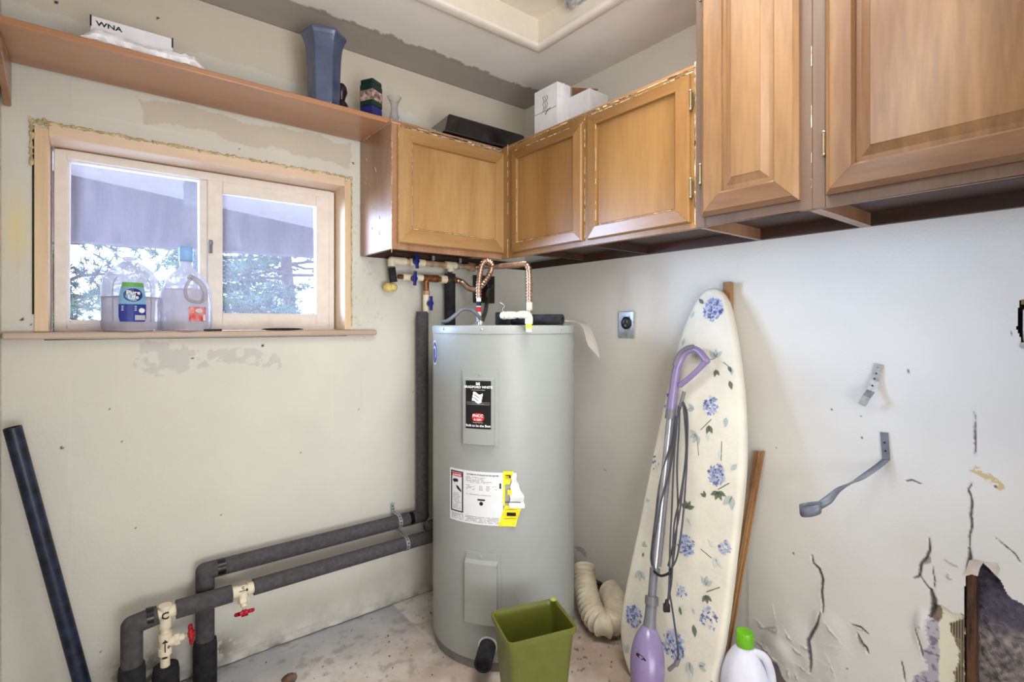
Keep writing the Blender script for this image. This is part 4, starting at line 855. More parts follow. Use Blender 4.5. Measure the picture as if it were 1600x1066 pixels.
# left end: foam elbow going down
xe = X(206); MB().tube([(xe, YL_, zl-.010), (X(247), YL_, zl+.0)], FR, 24).build('elbow_sleeve', M_foamins, lr, smooth=True)
MB().ball((xe, YL_, zl-.010), FR*1.0, 24).build('mitred_elbow', M_foamins, lr, smooth=True)
MB().tube([(xe, YL_, zl-.014), (xe, YL_, .08)], FR*1.0, 24, False).build('down_sleeve', M_foamins, lr, smooth=True)
xt = X(234); MB().tube([(xt-.009, YL_, zl), (xt+.009, YL_, zl)], FR*1.02, 24, False).build('tape_band', M_tape, lr, smooth=True)
z_ = A(206, 1040, YL_).z; MB().lathe([(FR*.98, z_+.002), (FR*1.18, z_), (FR*1.25, z_-.02), (FR*1.25, -.004)], (xe, YL_, 0), 24).build('floor_sleeve', M_foamdk, lr, smooth=True)
MB().tube([(e1.x+.012, -.095, zr-.015), (e1.x+.012, -.112, zl+.02)], FR*.9, 24, False).build('drop_sleeve', M_foamins, lr, smooth=True)
MB().tube([(e1.x+.012, -.098, zr-.03), (e1.x+.012, -.103, zr-.048)], FR*.93, 24, False).build('tape_band', M_tape, lr, smooth=True)
# perforated hanger strap over both runs
hs = thing('perforated_strap', (A(628, 800).x, -.01, zl), 'perforated metal hanger strap wrapped over both insulated pipes left of the heater', 'strap')
xs_ = A(627, 820, -.09).x; W_ = .016
zu, yu = zr, YU; pth = [(xs_, -.006, A(627, 783, -.006).z), (xs_, -.007, zu+.048), (xs_, -.018, zu+.031)]
for a in np.linspace(1.45, -1.45, 9): pth.append((xs_, yu-(FR+.0015)*math.cos(a), zu+(FR+.0015)*math.sin(a)))
pth += [(xs_, -.012, zu-.034), (xs_, -.02, zl+.045), (xs_, -.075, zl+.033)]
for a in np.linspace(1.25, -1.3, 9): pth.append((xs_, YL_-(FR+.0005)*math.cos(a), zl+(FR+.0005)*math.sin(a)))
pth += [(xs_, -.05, zl-.033), (xs_, -.006, zl-.040), (xs_, -.005, zl-.075)]
pth = [Vector(p) for p in pth]; MB().strip(pth, W_, .0012, (1,0,0)).build('band', M_steel, hs, smooth=False)
mb = MB(); q = resample(pth, .0135)
for i in range(1, len(q)-1):
    t = (q[i+1]-q[i-1]).normalized(); nn = Vector((1,0,0)).cross(t).normalized()
    if nn.y > 0: nn = -nn
    mb.tube([q[i]+nn*.0004, q[i]+nn*.0011], .0030, 10)
mb.build('hole', M_gap, hs)['kind'] = 'stuff'

# second riser behind the heater
sr = thing('foam_riser', (A(703, 470, YU).x, YU, 0), 'dark foam-covered riser partly hidden behind the heater top, left of the black wall plate', 'pipe')
xr = A(703, 470, YU).x; MB().tube([(xr, YU, A(703, 428, YU).z), (xr, YU, .12)], .0250, 22).build('sleeve', M_foamdk, sr, smooth=True)
MB().tube([(xr, YU, A(703, 412, YU).z), (xr, YU, A(703, 432, YU).z)], .0115, 16).build('bare_pipe', M_copperold, sr, smooth=True)

# ---- supply manifold under the cabinet
mf = thing('supply_manifold', (A(660, 420, -.07).x, -.07, A(660, 420, -.07).z), 'stained plastic and copper pipe manifold with three dark blue valve handles under the cabinet', 'pipe')
YM = -.068; G = lambda x, y, v=YM: A(x, y, v)
zM = G(660, 411).z; zN = G(660, 434.5).z
def seg(x0, x1, z, r, m, name='pipe', n=18): return MB().tube([(G(x0, 411).x, YM, z), (G(x1, 411).x, YM, z)], r, n).build(name, m, mf, smooth=True)
seg(617, 735, zM, .0125, M_cpvcold); seg(612, 634, zM, .0165, M_cpvc, 'elbow'); MB().ball((G(612, 411).x, YM, zM), .0172, 16).build('elbow', M_cpvc, mf, smooth=True)
MB().tube([(G(612, 411).x, YM, zM), (G(612, 411).x, YM, zM-.026)], .0165, 18).build('elbow', M_cpvc, mf, smooth=True)
seg(640, 663, zM, .0165, M_cpvc, 'valve_body'); seg(696, 712, zM, .0175, M_cpvc, 'tee'); MB().tube([(xr, YM, zM), (xr, YM, zM-.030)], .0165, 18).build('tee', M_cpvc, mf, smooth=True)
seg(733, 741, zM, .0215, M_cpvcold, 'union', 8)
xq = G(615, 430).x; MB().tube([(G(612, 430).x, YM, G(612, 418).z), (xq, YM, G(614, 441).z)], [.0155, .0165], 18).build('foam_stub', M_foamdk, mf, smooth=True)
q = G(606, 449, -.05); mb = MB(); mb.ball((q.x, -.05, q.z), .021, 16); mb.ball((q.x+.019, -.062, q.z), .018, 14, .03); mb.build('foam_cap', mat('yellow_foam', (226, 202, 124), .8, noise=.1, bump=.8, bscale=60), mf, smooth=True)
seg(622, 630, zN, .010, M_copperold, 'stub'); seg(629, 660, zN, .0145, M_cpvc, 'valve_body'); seg(660, 684, zN, .0165, M_copperold, 'tee'); seg(682, 690, zN, .012, M_copperold, 'pipe')
seg(688, 697, zN, .0185, M_cpvc, 'union', 8); seg(697, 711, zN, .0165, M_copperold, 'union', 8)
x3 = G(666, 450).x; mb = MB(); mb.tube([(x3, YM, zN), (x3, YM, G(667, 456).z)], .0125, 16); mb.build('pipe', M_copperold, mf, smooth=True)
MB().tube([(x3, YM, G(667, 455).z), (x3, YM, G(667, 461).z)], .016, 6).build('union', M_cpvcold, mf, smooth=True)
MB().tube([(x3, YM, G(667, 461).z), (x3, YM, G(667, 489).z)], .0150, 18).build('valve_body', M_cpvc, mf, smooth=True)
def handle(px, py, h, rot=0):
    c = G(px, py, YM-.030); mb = MB(); mb.tube([c+Vector((0,.014,0)), c+Vector((0,-.004,0))], .0135, 20); mb.obox(c+Vector((math.sin(rot)*0,-.003,0)), (.0065,0,0), (0,.004,0), (math.sin(rot)*h,0,h)) 
    mb.tube([c+Vector((0,.03,0)), c+Vector((0,.01,0))], .006, 10); mb.build('valve_handle', M_blue, mf, smooth=False, bevel=.0015)
handle(651, 408, .032, -.05); handle(648, 435, .031, .05); handle(673, 474, .031, 0)
for px in (675, 717):
    c = G(px, 408); mb = MB(); mb.tube([(c.x, YM, zM-.004), (c.x, YM, zM+.004)], .001, 8); rr_ = [Vector((c.x, YM+math.cos(a)*.0145, zM+math.sin(a)*.0145)) for a in np.linspace(0, 2*PI, 20)]; mb.strip(rr_, .008, .0015, (1,0,0)); mb.obox((c.x, YM-.012, zM+.024), (.006,0,0), (0,.002,0), (0,0,.010)); mb.build('pipe_clamp', M_steel, mf)
# copper flexible connectors
c1 = thing('copper_flex_connector', P(760, 430, 2.2), 'copper corrugated connector looped in front of the black wall plate', 'pipe')
pA = Vector((G(711, 435).x, YM, zN)); flex([pA, P(722, 441, 2.42), P(732, 450, 2.36), P(744, 452, 2.30), P(755, 443, 2.26), P(765, 428, 2.24), P(768, 414, 2.23), P(761, 407.5, 2.20), P(754, 413, 2.18), P(750, 428, 2.17), P(748, 448, 2.16), nip+Vector((0,0,.112))], .0132, 'corrugated_tube', c1)
c2 = thing('copper_flex_connector', P(826, 430, 2.1), 'copper corrugated connector running right and dropping to the heater beside the corner', 'pipe')
flex([Vector((G(741, 412).x, YM, zM)), P(757, 416, 2.40), P(780, 416, 2.30), P(806, 414, 2.16), P(820, 412.5, 2.10), P(825.5, 419, 2.08), P(827, 436, 2.08), P(827, 455, 2.08), nip2+Vector((0,0,.088))], .0132, 'corrugated_tube', c2)
# black wall plate with cable
wp = thing('wall_plate', A(756, 452), 'dark brown square junction plate on the wall behind the copper loop', 'outlet')
a, b = A(740, 430, -.012), A(772, 474, -.012); MB().box((a.x, -.018, b.z), (b.x, -.007, a.z)).build('plate', M_brownblk, wp, bevel=.002)
MB().tube(smooth_path([(A(762,445).x, -.035, A(762,445).z), A(762, 455, -.04), A(761, 470, -.05), P(759, 485, 2.30), P(755, 497, 2.2), P(753, 502, 2.16)], 6), .0095, 12).build('cable', mat('cable_grey_green', (62, 66, 60), .5), wp, smooth=True)
c = A(760, 446, -.02); MB().box((c.x-.014, -.050, c.z-.014), (c.x+.014, -.018, c.z+.012)).build('cable_clamp', M_black, wp, bevel=.004)

# ------------------------------------------------------------------ THINGS ON THE SHELF AND CABINETS
def on_shelf(px, y): return A(px, 180, y).x
# wrapped flat pack and white box
bx = thing('white_box', (-1.75, -.17, STZ), 'flat white cardboard box marked WNA behind a plastic-wrapped pack on the shelf', 'box')
yb = -.20; xa, xb = A(139, 40, yb).x, A(270, 60, yb).x; zt_ = A(200, 40, yb).z
xa, xb = A(141, 30, yb).x, A(270, 66, yb).x; zt_ = (A(142, 24, yb).z+A(270, 60, yb).z)/2
MB().box((xa, yb, STZ), (xb, yb+.13, zt_)).build('carton', M_paper, bx, bevel=.002)
mb = MB(); text_mb('WNA', .0185, lambda a, b: Vector((A(150, 34, yb).x+a*1.3, yb-.0008, zt_-.0245+b)), mb, thick=.0005, align='LEFT')
mb.build('box_print', M_ink, bx)
mb = MB(); mb.box((xa-.001, yb-.001, zt_-.03), (xa+.003, yb+.01, zt_+.001)); mb.box((xb-.003, yb-.001, zt_-.028), (xb+.001, yb+.01, zt_+.001)); mb.build('corner_seam', M_gap, bx)
pk = thing('plastic_wrapped_pack', (-1.72, -.25, STZ), 'long flat pack in crinkled white plastic along the shelf front edge', 'package')
mb = MB(); n = 40; vs = []; yk = -.252; x0, x1 = A(122, 40, yk).x, A(322, 100, yk).x; random.seed(5)
for i in range(n+1):
    f = i/n; x = lerp(x0, x1, f); hh = (.038+.005*math.sin(f*9)+random.uniform(-.003,.003))*min(1, .35+6*min(f, 1-f)); w = .040*min(1, .5+5*min(f, 1-f))
    for k in range(10):
        a = 2*PI*k/10; vs.append((x, yk+.028+w*math.cos(a)*.8+random.uniform(-.002,.002), STZ+.002+hh/2+hh/2*math.sin(a)+(random.uniform(0,.003) if math.sin(a) > 0 else 0)))
mb.add(vs, [(i*10+k, i*10+(k+1) % 10, (i+1)*10+(k+1) % 10, (i+1)*10+k) for i in range(n) for k in range(10)]+[tuple(range(10)), tuple(range(n*10, n*10+10))]); mb.build('wrapping', M_plastic, pk, smooth=True)
# blue six-sided vase
vz = thing('hexagonal_vase', (on_shelf(506, -.205), -.205, STZ), 'tall blue glazed six-sided vase with flared rim on the shelf', 'vase')
th = math.atan2(CAM.y+.205, CAM.x-vz.location.x)-PI/6
h_ = A(505, 37, -.26).z-STZ-.004; pr = [(.050,0),(.053,.01),(.056,.05),(.058,.12),(.060,h_*.62),(.062,h_*.74),(.066,h_*.83),(.073,h_*.90),(.080,h_*.945),(.078,h_*.975),(.066,h_),(.060,h_),(.055,h_*.94),(.052,h_*.7),(.048,.01),(0,.01)]
mb = MB(); vs = []
for r, z in pr:
    for k in range(6): a = th+PI/3*k; vs.append((vz.location.x+r*math.cos(a), vz.location.y+r*math.sin(a), STZ+z))
m_ = len(pr); mb.add(vs, [(i*6+k, i*6+(k+1) % 6, (i+1)*6+(k+1) % 6, (i+1)*6+k) for i in range(m_-1) for k in range(6)]+[tuple(range(6))]); mb.build('vase_body', M_vase, vz, bevel=.003, bseg=3)
dv = thing('dark_vase', (on_shelf(533, -.12), -.12, STZ), 'dark brown round-bellied jar almost hidden behind the blue vase', 'jar')
o = MB().lathe([(.020,0),(.028,.012),(.032,.035),(.026,.065),(.014,.082),(.018,.098),(.024,.112),(.021,.132),(.012,.145),(0,.147)], (on_shelf(533,-.12), -.12, STZ), 24).build('jar_body', M_darkfig, dv, smooth=True)
# tea tin
tn = thing('tea_tin', (on_shelf(580, -.20), -.20, STZ), 'small dark green square tin with pink label and blue foot on the shelf', 'tin')
tcx = on_shelf(580, -.20); ztt = A(580, 124, -.22).z; Ht = ztt-STZ
def sq(mb, w, z0, z1, ang=.50):
    u = Vector((math.cos(ang), math.sin(ang), 0)); v = Vector((-math.sin(ang), math.cos(ang), 0)); return mb.obox((tcx, -.20, STZ+(z0+z1)/2), u*w, v*w, (0,0,(z1-z0)/2))
sq(MB(), .030, 0, .048).build('foot', M_tinblue, tn, bevel=.004); sq(MB(), .0305, .048, Ht-.018).build('tin_body', M_tin, tn, bevel=.004); sq(MB(), .0312, .066, Ht-.040).build('label_band', M_tinlabel, tn, bevel=.004); sq(MB(), .029, Ht-.018, Ht).build('lid', M_tin, tn, bevel=.004)
gl = thing('glass_bud_vase', (on_shelf(616, -.17), -.17, STZ), 'small clear glass vase with a flared lip on the shelf', 'vase')
hz_ = A(616, 152, -.17).z-STZ
MB().lathe([(.024,0),(.026,.01),(.024,.03),(.016,hz_*.5),(.013,hz_*.68),(.017,hz_*.85),(.027,hz_*.97),(.0285,hz_),(.025,hz_-.003),(.012,hz_*.68),(.014,hz_*.5),(.021,.03),(0,.012)], (on_shelf(616,-.17), -.17, STZ), 28).build('glass', M_clearglass, gl, smooth=True)
o = MB().tube(smooth_path([(on_shelf(624,-.235), -.235, STZ+.004), (on_shelf(624,-.235), -.235, STZ+.030), (on_shelf(629,-.235), -.235, STZ+.012)], 5), .0022, 8).build('wire_clip', M_steel, smooth=True)
tag(o, 'small bent metal clip at the shelf edge beside the glass vase', 'clip')
o = MB().box((on_shelf(660,-.24), -.24, STZ), (on_shelf(682,-.24), -.20, STZ+.016)).build('metal_bar', M_steel, bevel=.003); tag(o, 'short pale metal bar lying left of the black pan', 'bar')
# black roasting pan, upside down on the corner
pn = thing('roasting_pan', (-.42, -.2, STZ), 'black enamelled roasting pan upside down on top of the corner cabinets', 'pan')
c4 = [Vector((-.645, -.262, 0)), Vector((-.330, -.276, 0)), Vector((-.215, -.405, 0)), Vector((-.12, -.06, 0)), Vector((-.62, -.05, 0))]
rim = [Vector((x, y, 0)) for x, y in ((-.665, -.282), (-.200, -.284), (-.17, -.05), (-.64, -.045))]
def loop(f, z):
    c = sum((p for p in rim), Vector())/len(rim); return [Vector((c.x+(p.x-c.x)*f, c.y+(p.y-c.y)*f, STZ+z)) for p in rim]
mb = MB(); R_ = [loop(1.0, .000), loop(1.0, .006), loop(.965, .010), loop(.87, .080), loop(.83, .088)]; m_ = 4
mb.add([p for r in R_ for p in r], [(i*m_+k, i*m_+(k+1) % m_, (i+1)*m_+(k+1) % m_, (i+1)*m_+k) for i in range(4) for k in range(m_)]+[tuple(range(4*m_, 5*m_))]); mb.build('pan_body', M_pan, pn, bevel=.006, bseg=3)
# white boxes
xb0 = -.300; p1 = B(835, 200, xb0); p2 = B(871, 188, xb0); zt1 = B(836, 148, xb0).z; zt2 = B(868, 125, xb0).z
wb = thing('white_carton', (xb0, p2.y, STZ), 'white carton standing on its side on the corner cabinet, with scribbled marking', 'box')
dx_ = .075; zt_ = (zt1+zt2)/2
MB().box((xb0, p2.y, STZ), (xb0+dx_, p1.y, zt_)).build('carton', M_paper, wb, bevel=.002)
mb = MB().box((xb0-.0015, p2.y+.006, STZ+(zt_-STZ)*.52), (xb0+.0, p1.y-.002, STZ+(zt_-STZ)*.525)); mb.build('flap_seam', M_gap, wb)
MB().box((xb0+.026, p2.y-.010, STZ), (xb0+.030, p2.y, zt_-.004)).build('flap', M_paper, wb, bevel=.001)
mb = MB(); yc_ = (p1.y+p2.y)/2
for k in range(3):
    pts = [Vector((xb0-.001, yc_+.012-k*.011+.004*math.sin(j*2.1+k), zt_-.035-j*.009)) for j in range(8)]; mb.tube(smooth_path(pts, 4), .0009, 5)
mb.tube([Vector((xb0-.002, yc_, zt_-.115)), Vector((xb0-.002, yc_-.008, zt_-.105)), Vector((xb0-.002, yc_-.03, zt_-.095))], .0013, 5); mb.build('handwriting', M_ink, wb)
xb1 = -.235; q1 = B(889, 180, xb1); q2 = B(921, 170, xb1); zt3 = B(905, 145, xb1).z
w2 = thing('white_carton', (xb1, q2.y, STZ), 'smaller white carton with a brown open flap, right of the scribbled carton', 'box')
MB().box((xb1, q2.y, STZ), (xb1+.11, q1.y, zt3)).build('carton', M_paper, w2, bevel=.002)
mb = MB(); mb.hexa([Vector((xb0+dx_+.004, p2.y-.004, zt_-.010)), Vector((xb0+dx_+.006, q1.y+.001, zt3-.08)), Vector((xb1+.05, q2.y, zt3+.006)), Vector((xb1+.08, p2.y, zt_-.006))], [Vector((xb0+dx_+.004, p2.y-.004, zt_-.006)), Vector((xb0+dx_+.006, q1.y+.001, zt3-.076)), Vector((xb1+.05, q2.y, zt3+.010)), Vector((xb1+.08, p2.y, zt_-.002))]); mb.build('flap', M_cardbrown, w2)
mb = MB(); mb.box((xb1-.001, (q1.y+q2.y)/2, STZ+.03), (xb1, (q1.y+q2.y)/2+.0018, STZ+.065)); mb.build('handwriting', M_ink, w2)

# ------------------------------------------------------------------ WINDOW SILL
def jug(px, y, label, prof, cap):
    x = A(px, 480, y).x; t = thing('water_jug', (x, y, SZ), label, 'jug'); return t, x
def sqj(p, a):      # slightly square jug section
    c = 1+.05*math.cos(4*a+.6)*min(1, p.xy.length/.06); return Vector((p.x*c, p.y*c, p.z))
YJ = .030
j1, jx = jug(204, YJ, 'half-full clear gallon water jug with blue and green label, uncapped', None, None); JR = .0755; HJ = A(204, 403, YJ).z-SZ
pr = [(0,.004),(JR*.90,.0),(JR*.98,.012),(JR,.03),(JR*1.0,.075),(JR*1.015,.110),(JR*1.0,.122),(JR*1.0,.145),(JR*.94,.170),(JR*.80,.193),(JR*.58,.212),(JR*.36,.224),(JR*.27,.229),(JR*.27,HJ-.006),(JR*.31,HJ-.004),(JR*.31,HJ),(JR*.24,HJ)]
MB().lathe(pr, (jx, YJ, SZ), 40, sqj).build('bottle', M_jug, j1, smooth=True)
MB().lathe([(0,.006),(JR*.94,.004),(JR*.97,.03),(JR*.98,.112),(0,.112)], (jx, YJ, SZ), 40, sqj).build('water', M_water, j1, smooth=True)
MB().lathe([(JR*1.012,.111),(JR*1.03,.1125),(JR*1.012,.114)], (jx, YJ, SZ), 40, sqj).build('mould_ridge', M_jug, j1, smooth=True)
def jpatch(cx, r, th, a0, a1, z0, z1, n, sq_=True, k=10, rz_=0):
    mb = MB(); vs = []
    for i in range(k+1):
        f = i/k; a = lerp(a0, a1, f); c = math.cos(a)
        for z in (z0, z1): 
            p = Vector((math.cos(th+a)*(r+n), math.sin(th+a)*(r+n), z)); p = sqj(p, th+a) if sq_ else p; vs.append(p+Vector((cx, YJ, SZ)))
    return mb.add(vs, [(2*i, 2*i+2, 2*i+3, 2*i+1) for i in range(k)])
tj = math.atan2(CAM.y-YJ, CAM.x-jx)+.09; jm = lambda a, b, n=.004: sqj(Vector((math.cos(tj+a/JR)*(JR+n), math.sin(tj+a/JR)*(JR+n), b)), tj+a/JR)+Vector((jx, YJ, SZ))
zb0, zb1 = .033, .157; 
def jlab(pts, n, name, m, par, fn=jm): return MB().add([fn(a, b, n) for a, b in pts], [tuple(range(len(pts)))]).build(name, m, par)
def jgrid(fn, hw, z0, z1, n, name, m, par, k=10, rows=8):
    mb = MB(); vs = []
    for r in range(rows+1):
        z = lerp(z0, z1, r/rows); w = hw(z) if callable(hw) else hw
        for i in range(k+1): vs.append(fn(lerp(-w, w, i/k), z, n))
    mb.add(vs, [(r*(k+1)+i, r*(k+1)+i+1, (r+1)*(k+1)+i+1, (r+1)*(k+1)+i) for r in range(rows) for i in range(k)]); return mb.build(name, m, par)
hwf = lambda z: .036-.010*max(0, (z-.10)/.057)**1.3-.004*max(0, (.045-z)/.012)
lb1 = jgrid(jm, hwf, .032, .088, .004, 'jug_label', mat('label_navy', (46, 62, 150), .4), j1)
jgrid(jm, hwf, .088, .143, .004, 'jug_label', mat('label_sky', (132, 182, 216), .4), j1); jgrid(jm, hwf, .143, .157, .004, 'jug_label', mat('label_green', (108, 178, 84), .4), j1)
mb = MB(); mb.add([jm(.0235*math.cos(a), .117+.021*math.sin(a), .0052) for a in [2*PI*i/28 for i in range(28)]], [tuple(range(28))]); mb.build('label_oval', mat('label_navy2', (34, 48, 130), .4), lb1)
mb = MB(); text_mb('Pure', .018, lambda a, b: jm(a, b+.119, .0062), mb, thick=.0005); text_mb('Life', .018, lambda a, b: jm(a, b+.105, .0062), mb, thick=.0005); text_mb('1 9 3', .007, lambda a, b: jm(a, b+.0985, .0062), mb)
for z in (.080,.074,.068): mb.add([jm(a, b, .0058) for a, b in ((-.028,z),(.008,z),(.008,z+.002),(-.028,z+.002))], [(0,1,2,3)])
for k in range(9): x_ = .004+k*.0032; w_ = .0018; mb.add([jm(a, b, .0058) for a, b in ((x_,.037),(x_+w_,.037),(x_+w_,.053),(x_,.053))], [(0,1,2,3)])
mb.add([jm(.022+.009*math.cos(a), .068+.008*math.sin(a), .0058) for a in [2*PI*i/16 for i in range(16)]], [tuple(range(16))]); mb.build('label_print', M_white, lb1)
for sg in (-1, 1): MB().tube(smooth_path([jm(sg*.056-.0, .03, .001), jm(sg*.056, .10, .002), jm(sg*.054, .150, .002), jm(sg*.046, .175, -.006)], 5), .0016, 6).build('moulded_rib', M_jug, j1, smooth=True)
j2, jx2 = jug(291, YJ, 'gallon water jug with red label, moulded handle and pale blue cap', None, None)
H2 = A(291, 407, YJ).z-SZ
pr = [(0,.004),(JR*.88,.0),(JR*.97,.014),(JR,.04),(JR*1.0,.10),(JR*.95,.135),(JR*.82,.168),(JR*.60,.195),(JR*.38,.212),(JR*.27,.222),(JR*.26,H2)]
MB().lathe(pr, (jx2, YJ, SZ), 40, sqj).build('bottle', M_jug, j2, smooth=True)
MB().lathe([(0,.006),(JR*.93,.004),(JR*.97,.04),(JR*.96,.10),(JR*.88,.145),(0,.145)], (jx2, YJ, SZ), 40, sqj).build('water', M_water, j2, smooth=True)
zc_ = A(291, 386, YJ).z-SZ; MB().lathe([(JR*.31, H2-.004), (JR*.31, zc_-.004), (JR*.28, zc_), (0, zc_)], (jx2, YJ, SZ), 24).build('cap', clear('cap_blue', (150, 176, 194), .75, .2), j2, smooth=True)
tj2 = math.atan2(CAM.y-YJ, CAM.x-jx2); jm2 = lambda a, b, n=.004: sqj(Vector((math.cos(tj2+a/JR)*(JR+n), math.sin(tj2+a/JR)*(JR+n), b)), tj2+a/JR)+Vector((jx2, YJ, SZ))
f5 = lambda a, b, n: jm2(a+.036, b, n)
lb = jgrid(f5, .029, .034, .083, .004, 'jug_label', mat('label_red', (206, 62, 74), .5, col2=(228, 170, 166), nscale=40), j2)
mb = MB(); mb.add([f5(.013*math.cos(a)+.002, .070+.008*math.sin(a), .0055) for a in [2*PI*i/20 for i in range(20)]], [tuple(range(20))]); mb.add([f5(a, b, .0055) for a, b in ((.016,.036),(.026,.036),(.026,.058),(.016,.058))], [(0,1,2,3)]); mb.build('label_print', mat('label_print_pale', (226, 220, 224), .5), lb)
MB().tube(smooth_path([jm2(.052, .105, .004), jm2(.030, .098, .010), jm2(.004, .108, .012), jm2(-.002, .140, .006), jm2(.010, .172, -.008), jm2(.030, .186, -.018)], 7), .0050, 10).build('handle', M_jug, j2, smooth=True)
MB().tube(smooth_path([jm2(.010, .188, -.022), jm2(.042, .168, .000), jm2(.058, .135, .008), jm2(.058, .105, .004)], 7), .0085, 10).build('handle', M_jug, j2, smooth=True)
# odds and ends on the sill
def sx(px, y=-.018): return A(px, 515, y).x
o = MB().box((sx(238), -.028, SZ), (sx(322), .0, SZ+.002)).build('clear_strip', M_film); tag(o, 'thin translucent strip lying on the sill in front of the water jugs', 'strip')
kf = thing('narrow_saw', (sx(350), -.02, SZ), 'thin grey serrated saw blade with a dark oval handle on the sill', 'saw')
mb = MB(); vs = []; n = 30
for i in range(n+1): x = lerp(sx(300), sx(415), i/n); vs += [(x, -.022, SZ+.003), (x, -.006+(.003 if i % 2 else 0), SZ+.004)]
mb.add(vs, [(2*i, 2*i+1, 2*i+3, 2*i+2) for i in range(n)]); o = mb.build('blade', M_steel, kf); o.modifiers.new('t', 'SOLIDIFY').thickness = .0015
MB().ball(((sx(408)+sx(475))/2, -.016, SZ+.0055), ((sx(475)-sx(408))/2, .013, .0050), 20).build('handle', M_black, kf, smooth=True)
o = MB().obox(((sx(318)+sx(346))/2, -.024, SZ+.004), ((sx(346)-sx(318))/2, .004, 0), (-.001, .006, 0), (0,0,.0035)).build('black_clip', M_black, bevel=.002); tag(o, 'small black clip across the saw blade on the sill', 'clip')

# ------------------------------------------------------------------ OUTSIDE THE WINDOW
M_beam = mat('weathered_stucco', (92, 76, 78), .9, noise=.16, nscale=6, stretch=(3,3,.5), bump=.6, bscale=30)
YBm = 1.7; bt = [A(60, 262, YBm), A(540, 368, YBm), A(540, 404, YBm), A(60, 373, YBm)]
pc = thing('porch_fascia', (-1.5, YBm, 1.9), 'weathered grey sloping porch fascia seen through the window', 'fascia')
MB().hexa(bt, [p+Vector((0,.12,0)) for p in bt]).build('fascia_board', M_beam, pc)
w0 = bt[0].copy(); w1 = bt[1].copy(); rr0 = [w0+Vector((0,0,.0)), w1, Vector((w1.x+.5, .21, w1.z+.35)), Vector((w0.x-.4, .21, w0.z+.35))]
pr_ = MB().hexa(rr0, [p+Vector((0,0,.06)) for p in rr0]).build('porch_roof', mat('soffit_white', (146, 134, 134), .8)); tag(pr_, 'white underside of the porch roof above the grey fascia', 'roof')
q = A(304, 302, 1.45); fx2 = MB().lathe([(.055, 0), (.055, .12), (.03, .15), (0, .15)], (q.x, 1.45, q.z-.07), 20).build('porch_lamp', mat('lamp_shell', (90, 84, 86), .5), smooth=True); tag(fx2, 'small round pale lamp hanging beneath the porch roof', 'lamp')
flat('ground', (-12, .3, -.6), (14, 30, -.5), mat('pale_ground', (206, 204, 204), .9))
M_bark = mat('pine_bark', (72, 54, 52), .9, bump=.6); M_needle = mat('pine_needles', (76, 104, 66), .7, noise=.3, nscale=3); M_needle2 = mat('pine_needles_blue', (80, 108, 94), .7, noise=.3, nscale=3)
def pine(x, y, h, r, label, m, seed, nb, dens=1.0):
    rg = random.Random(seed); t = thing('pine_tree', (x, y, -.55), label, 'tree'); tr = MB()
    pts = [Vector((x+.05*math.sin(i), y, -.55+h*i/10)) for i in range(11)]; tr.tube(pts, [lerp(.10, .015, i/10) for i in range(11)], 10).build('trunk', M_bark, t, smooth=True)
    bmb = MB(); nv = []; nf = []
    for b in range(nb):
        z = rg.uniform(.18, .97); a = rg.uniform(0, 2*PI); L = r*(1-z*.75)*rg.uniform(.6, 1.1); o = Vector((x, y, -.55+h*z)); d = Vector((math.cos(a), math.sin(a), rg.uniform(-.1, .35)))
        bp = [o+d*(L*f)+Vector((0,0,-.12*L*f*f+.03*math.sin(f*9+b))) for f in (0,.25,.5,.75,1)]; bmb.tube(bp, [.022,.017,.012,.008,.004], 5, False)
        for k in range(int(15*dens)):
            f = rg.uniform(.3, 1.02); p = o+d*(L*f)+Vector((rg.uniform(-1,1), rg.uniform(-1,1), rg.uniform(-.5,.7)))*.16*(.5+f)
            for q in range(16):
                e = Vector((rg.gauss(0,1), rg.gauss(0,1), rg.gauss(.2,1))).normalized(); l = rg.uniform(.07,.14); sd = e.orthogonal().normalized()*.009; i0 = len(nv)
                nv += [p+sd, p-sd, p+e*l]; nf.append((i0, i0+1, i0+2))
    bmb.build('branch', M_bark, t)['kind'] = 'stuff'
    me = bpy.data.meshes.new('needles'); me.from_pydata([tuple(v) for v in nv], [], nf); me.materials.append(m); o = bpy.data.objects.new('needles', me); COL.objects.link(o); o['kind'] = 'stuff'; o.parent = t; o.matrix_parent_inverse = t.matrix_basis.inverted()
def tpos(px, y): return A(px, 450, y).x
pine(tpos(90, 5.0), 5.0, 4.6, 1.7, 'pine tree at the left of the view through the window', M_needle, 1, 110)
pine(tpos(452, 4.6), 4.6, 6.4, 2.1, 'pine tree with a visible trunk in the right window pane', M_needle2, 2, 120)
pine(tpos(385, 6.8), 6.8, 3.6, 1.8, 'bushy green pine low behind the right window pane', M_needle, 3, 90, 1.4)
pine(tpos(310, 8.5), 8.5, 4.4, 1.5, 'more distant pine between the two window panes', M_needle2, 4, 70)

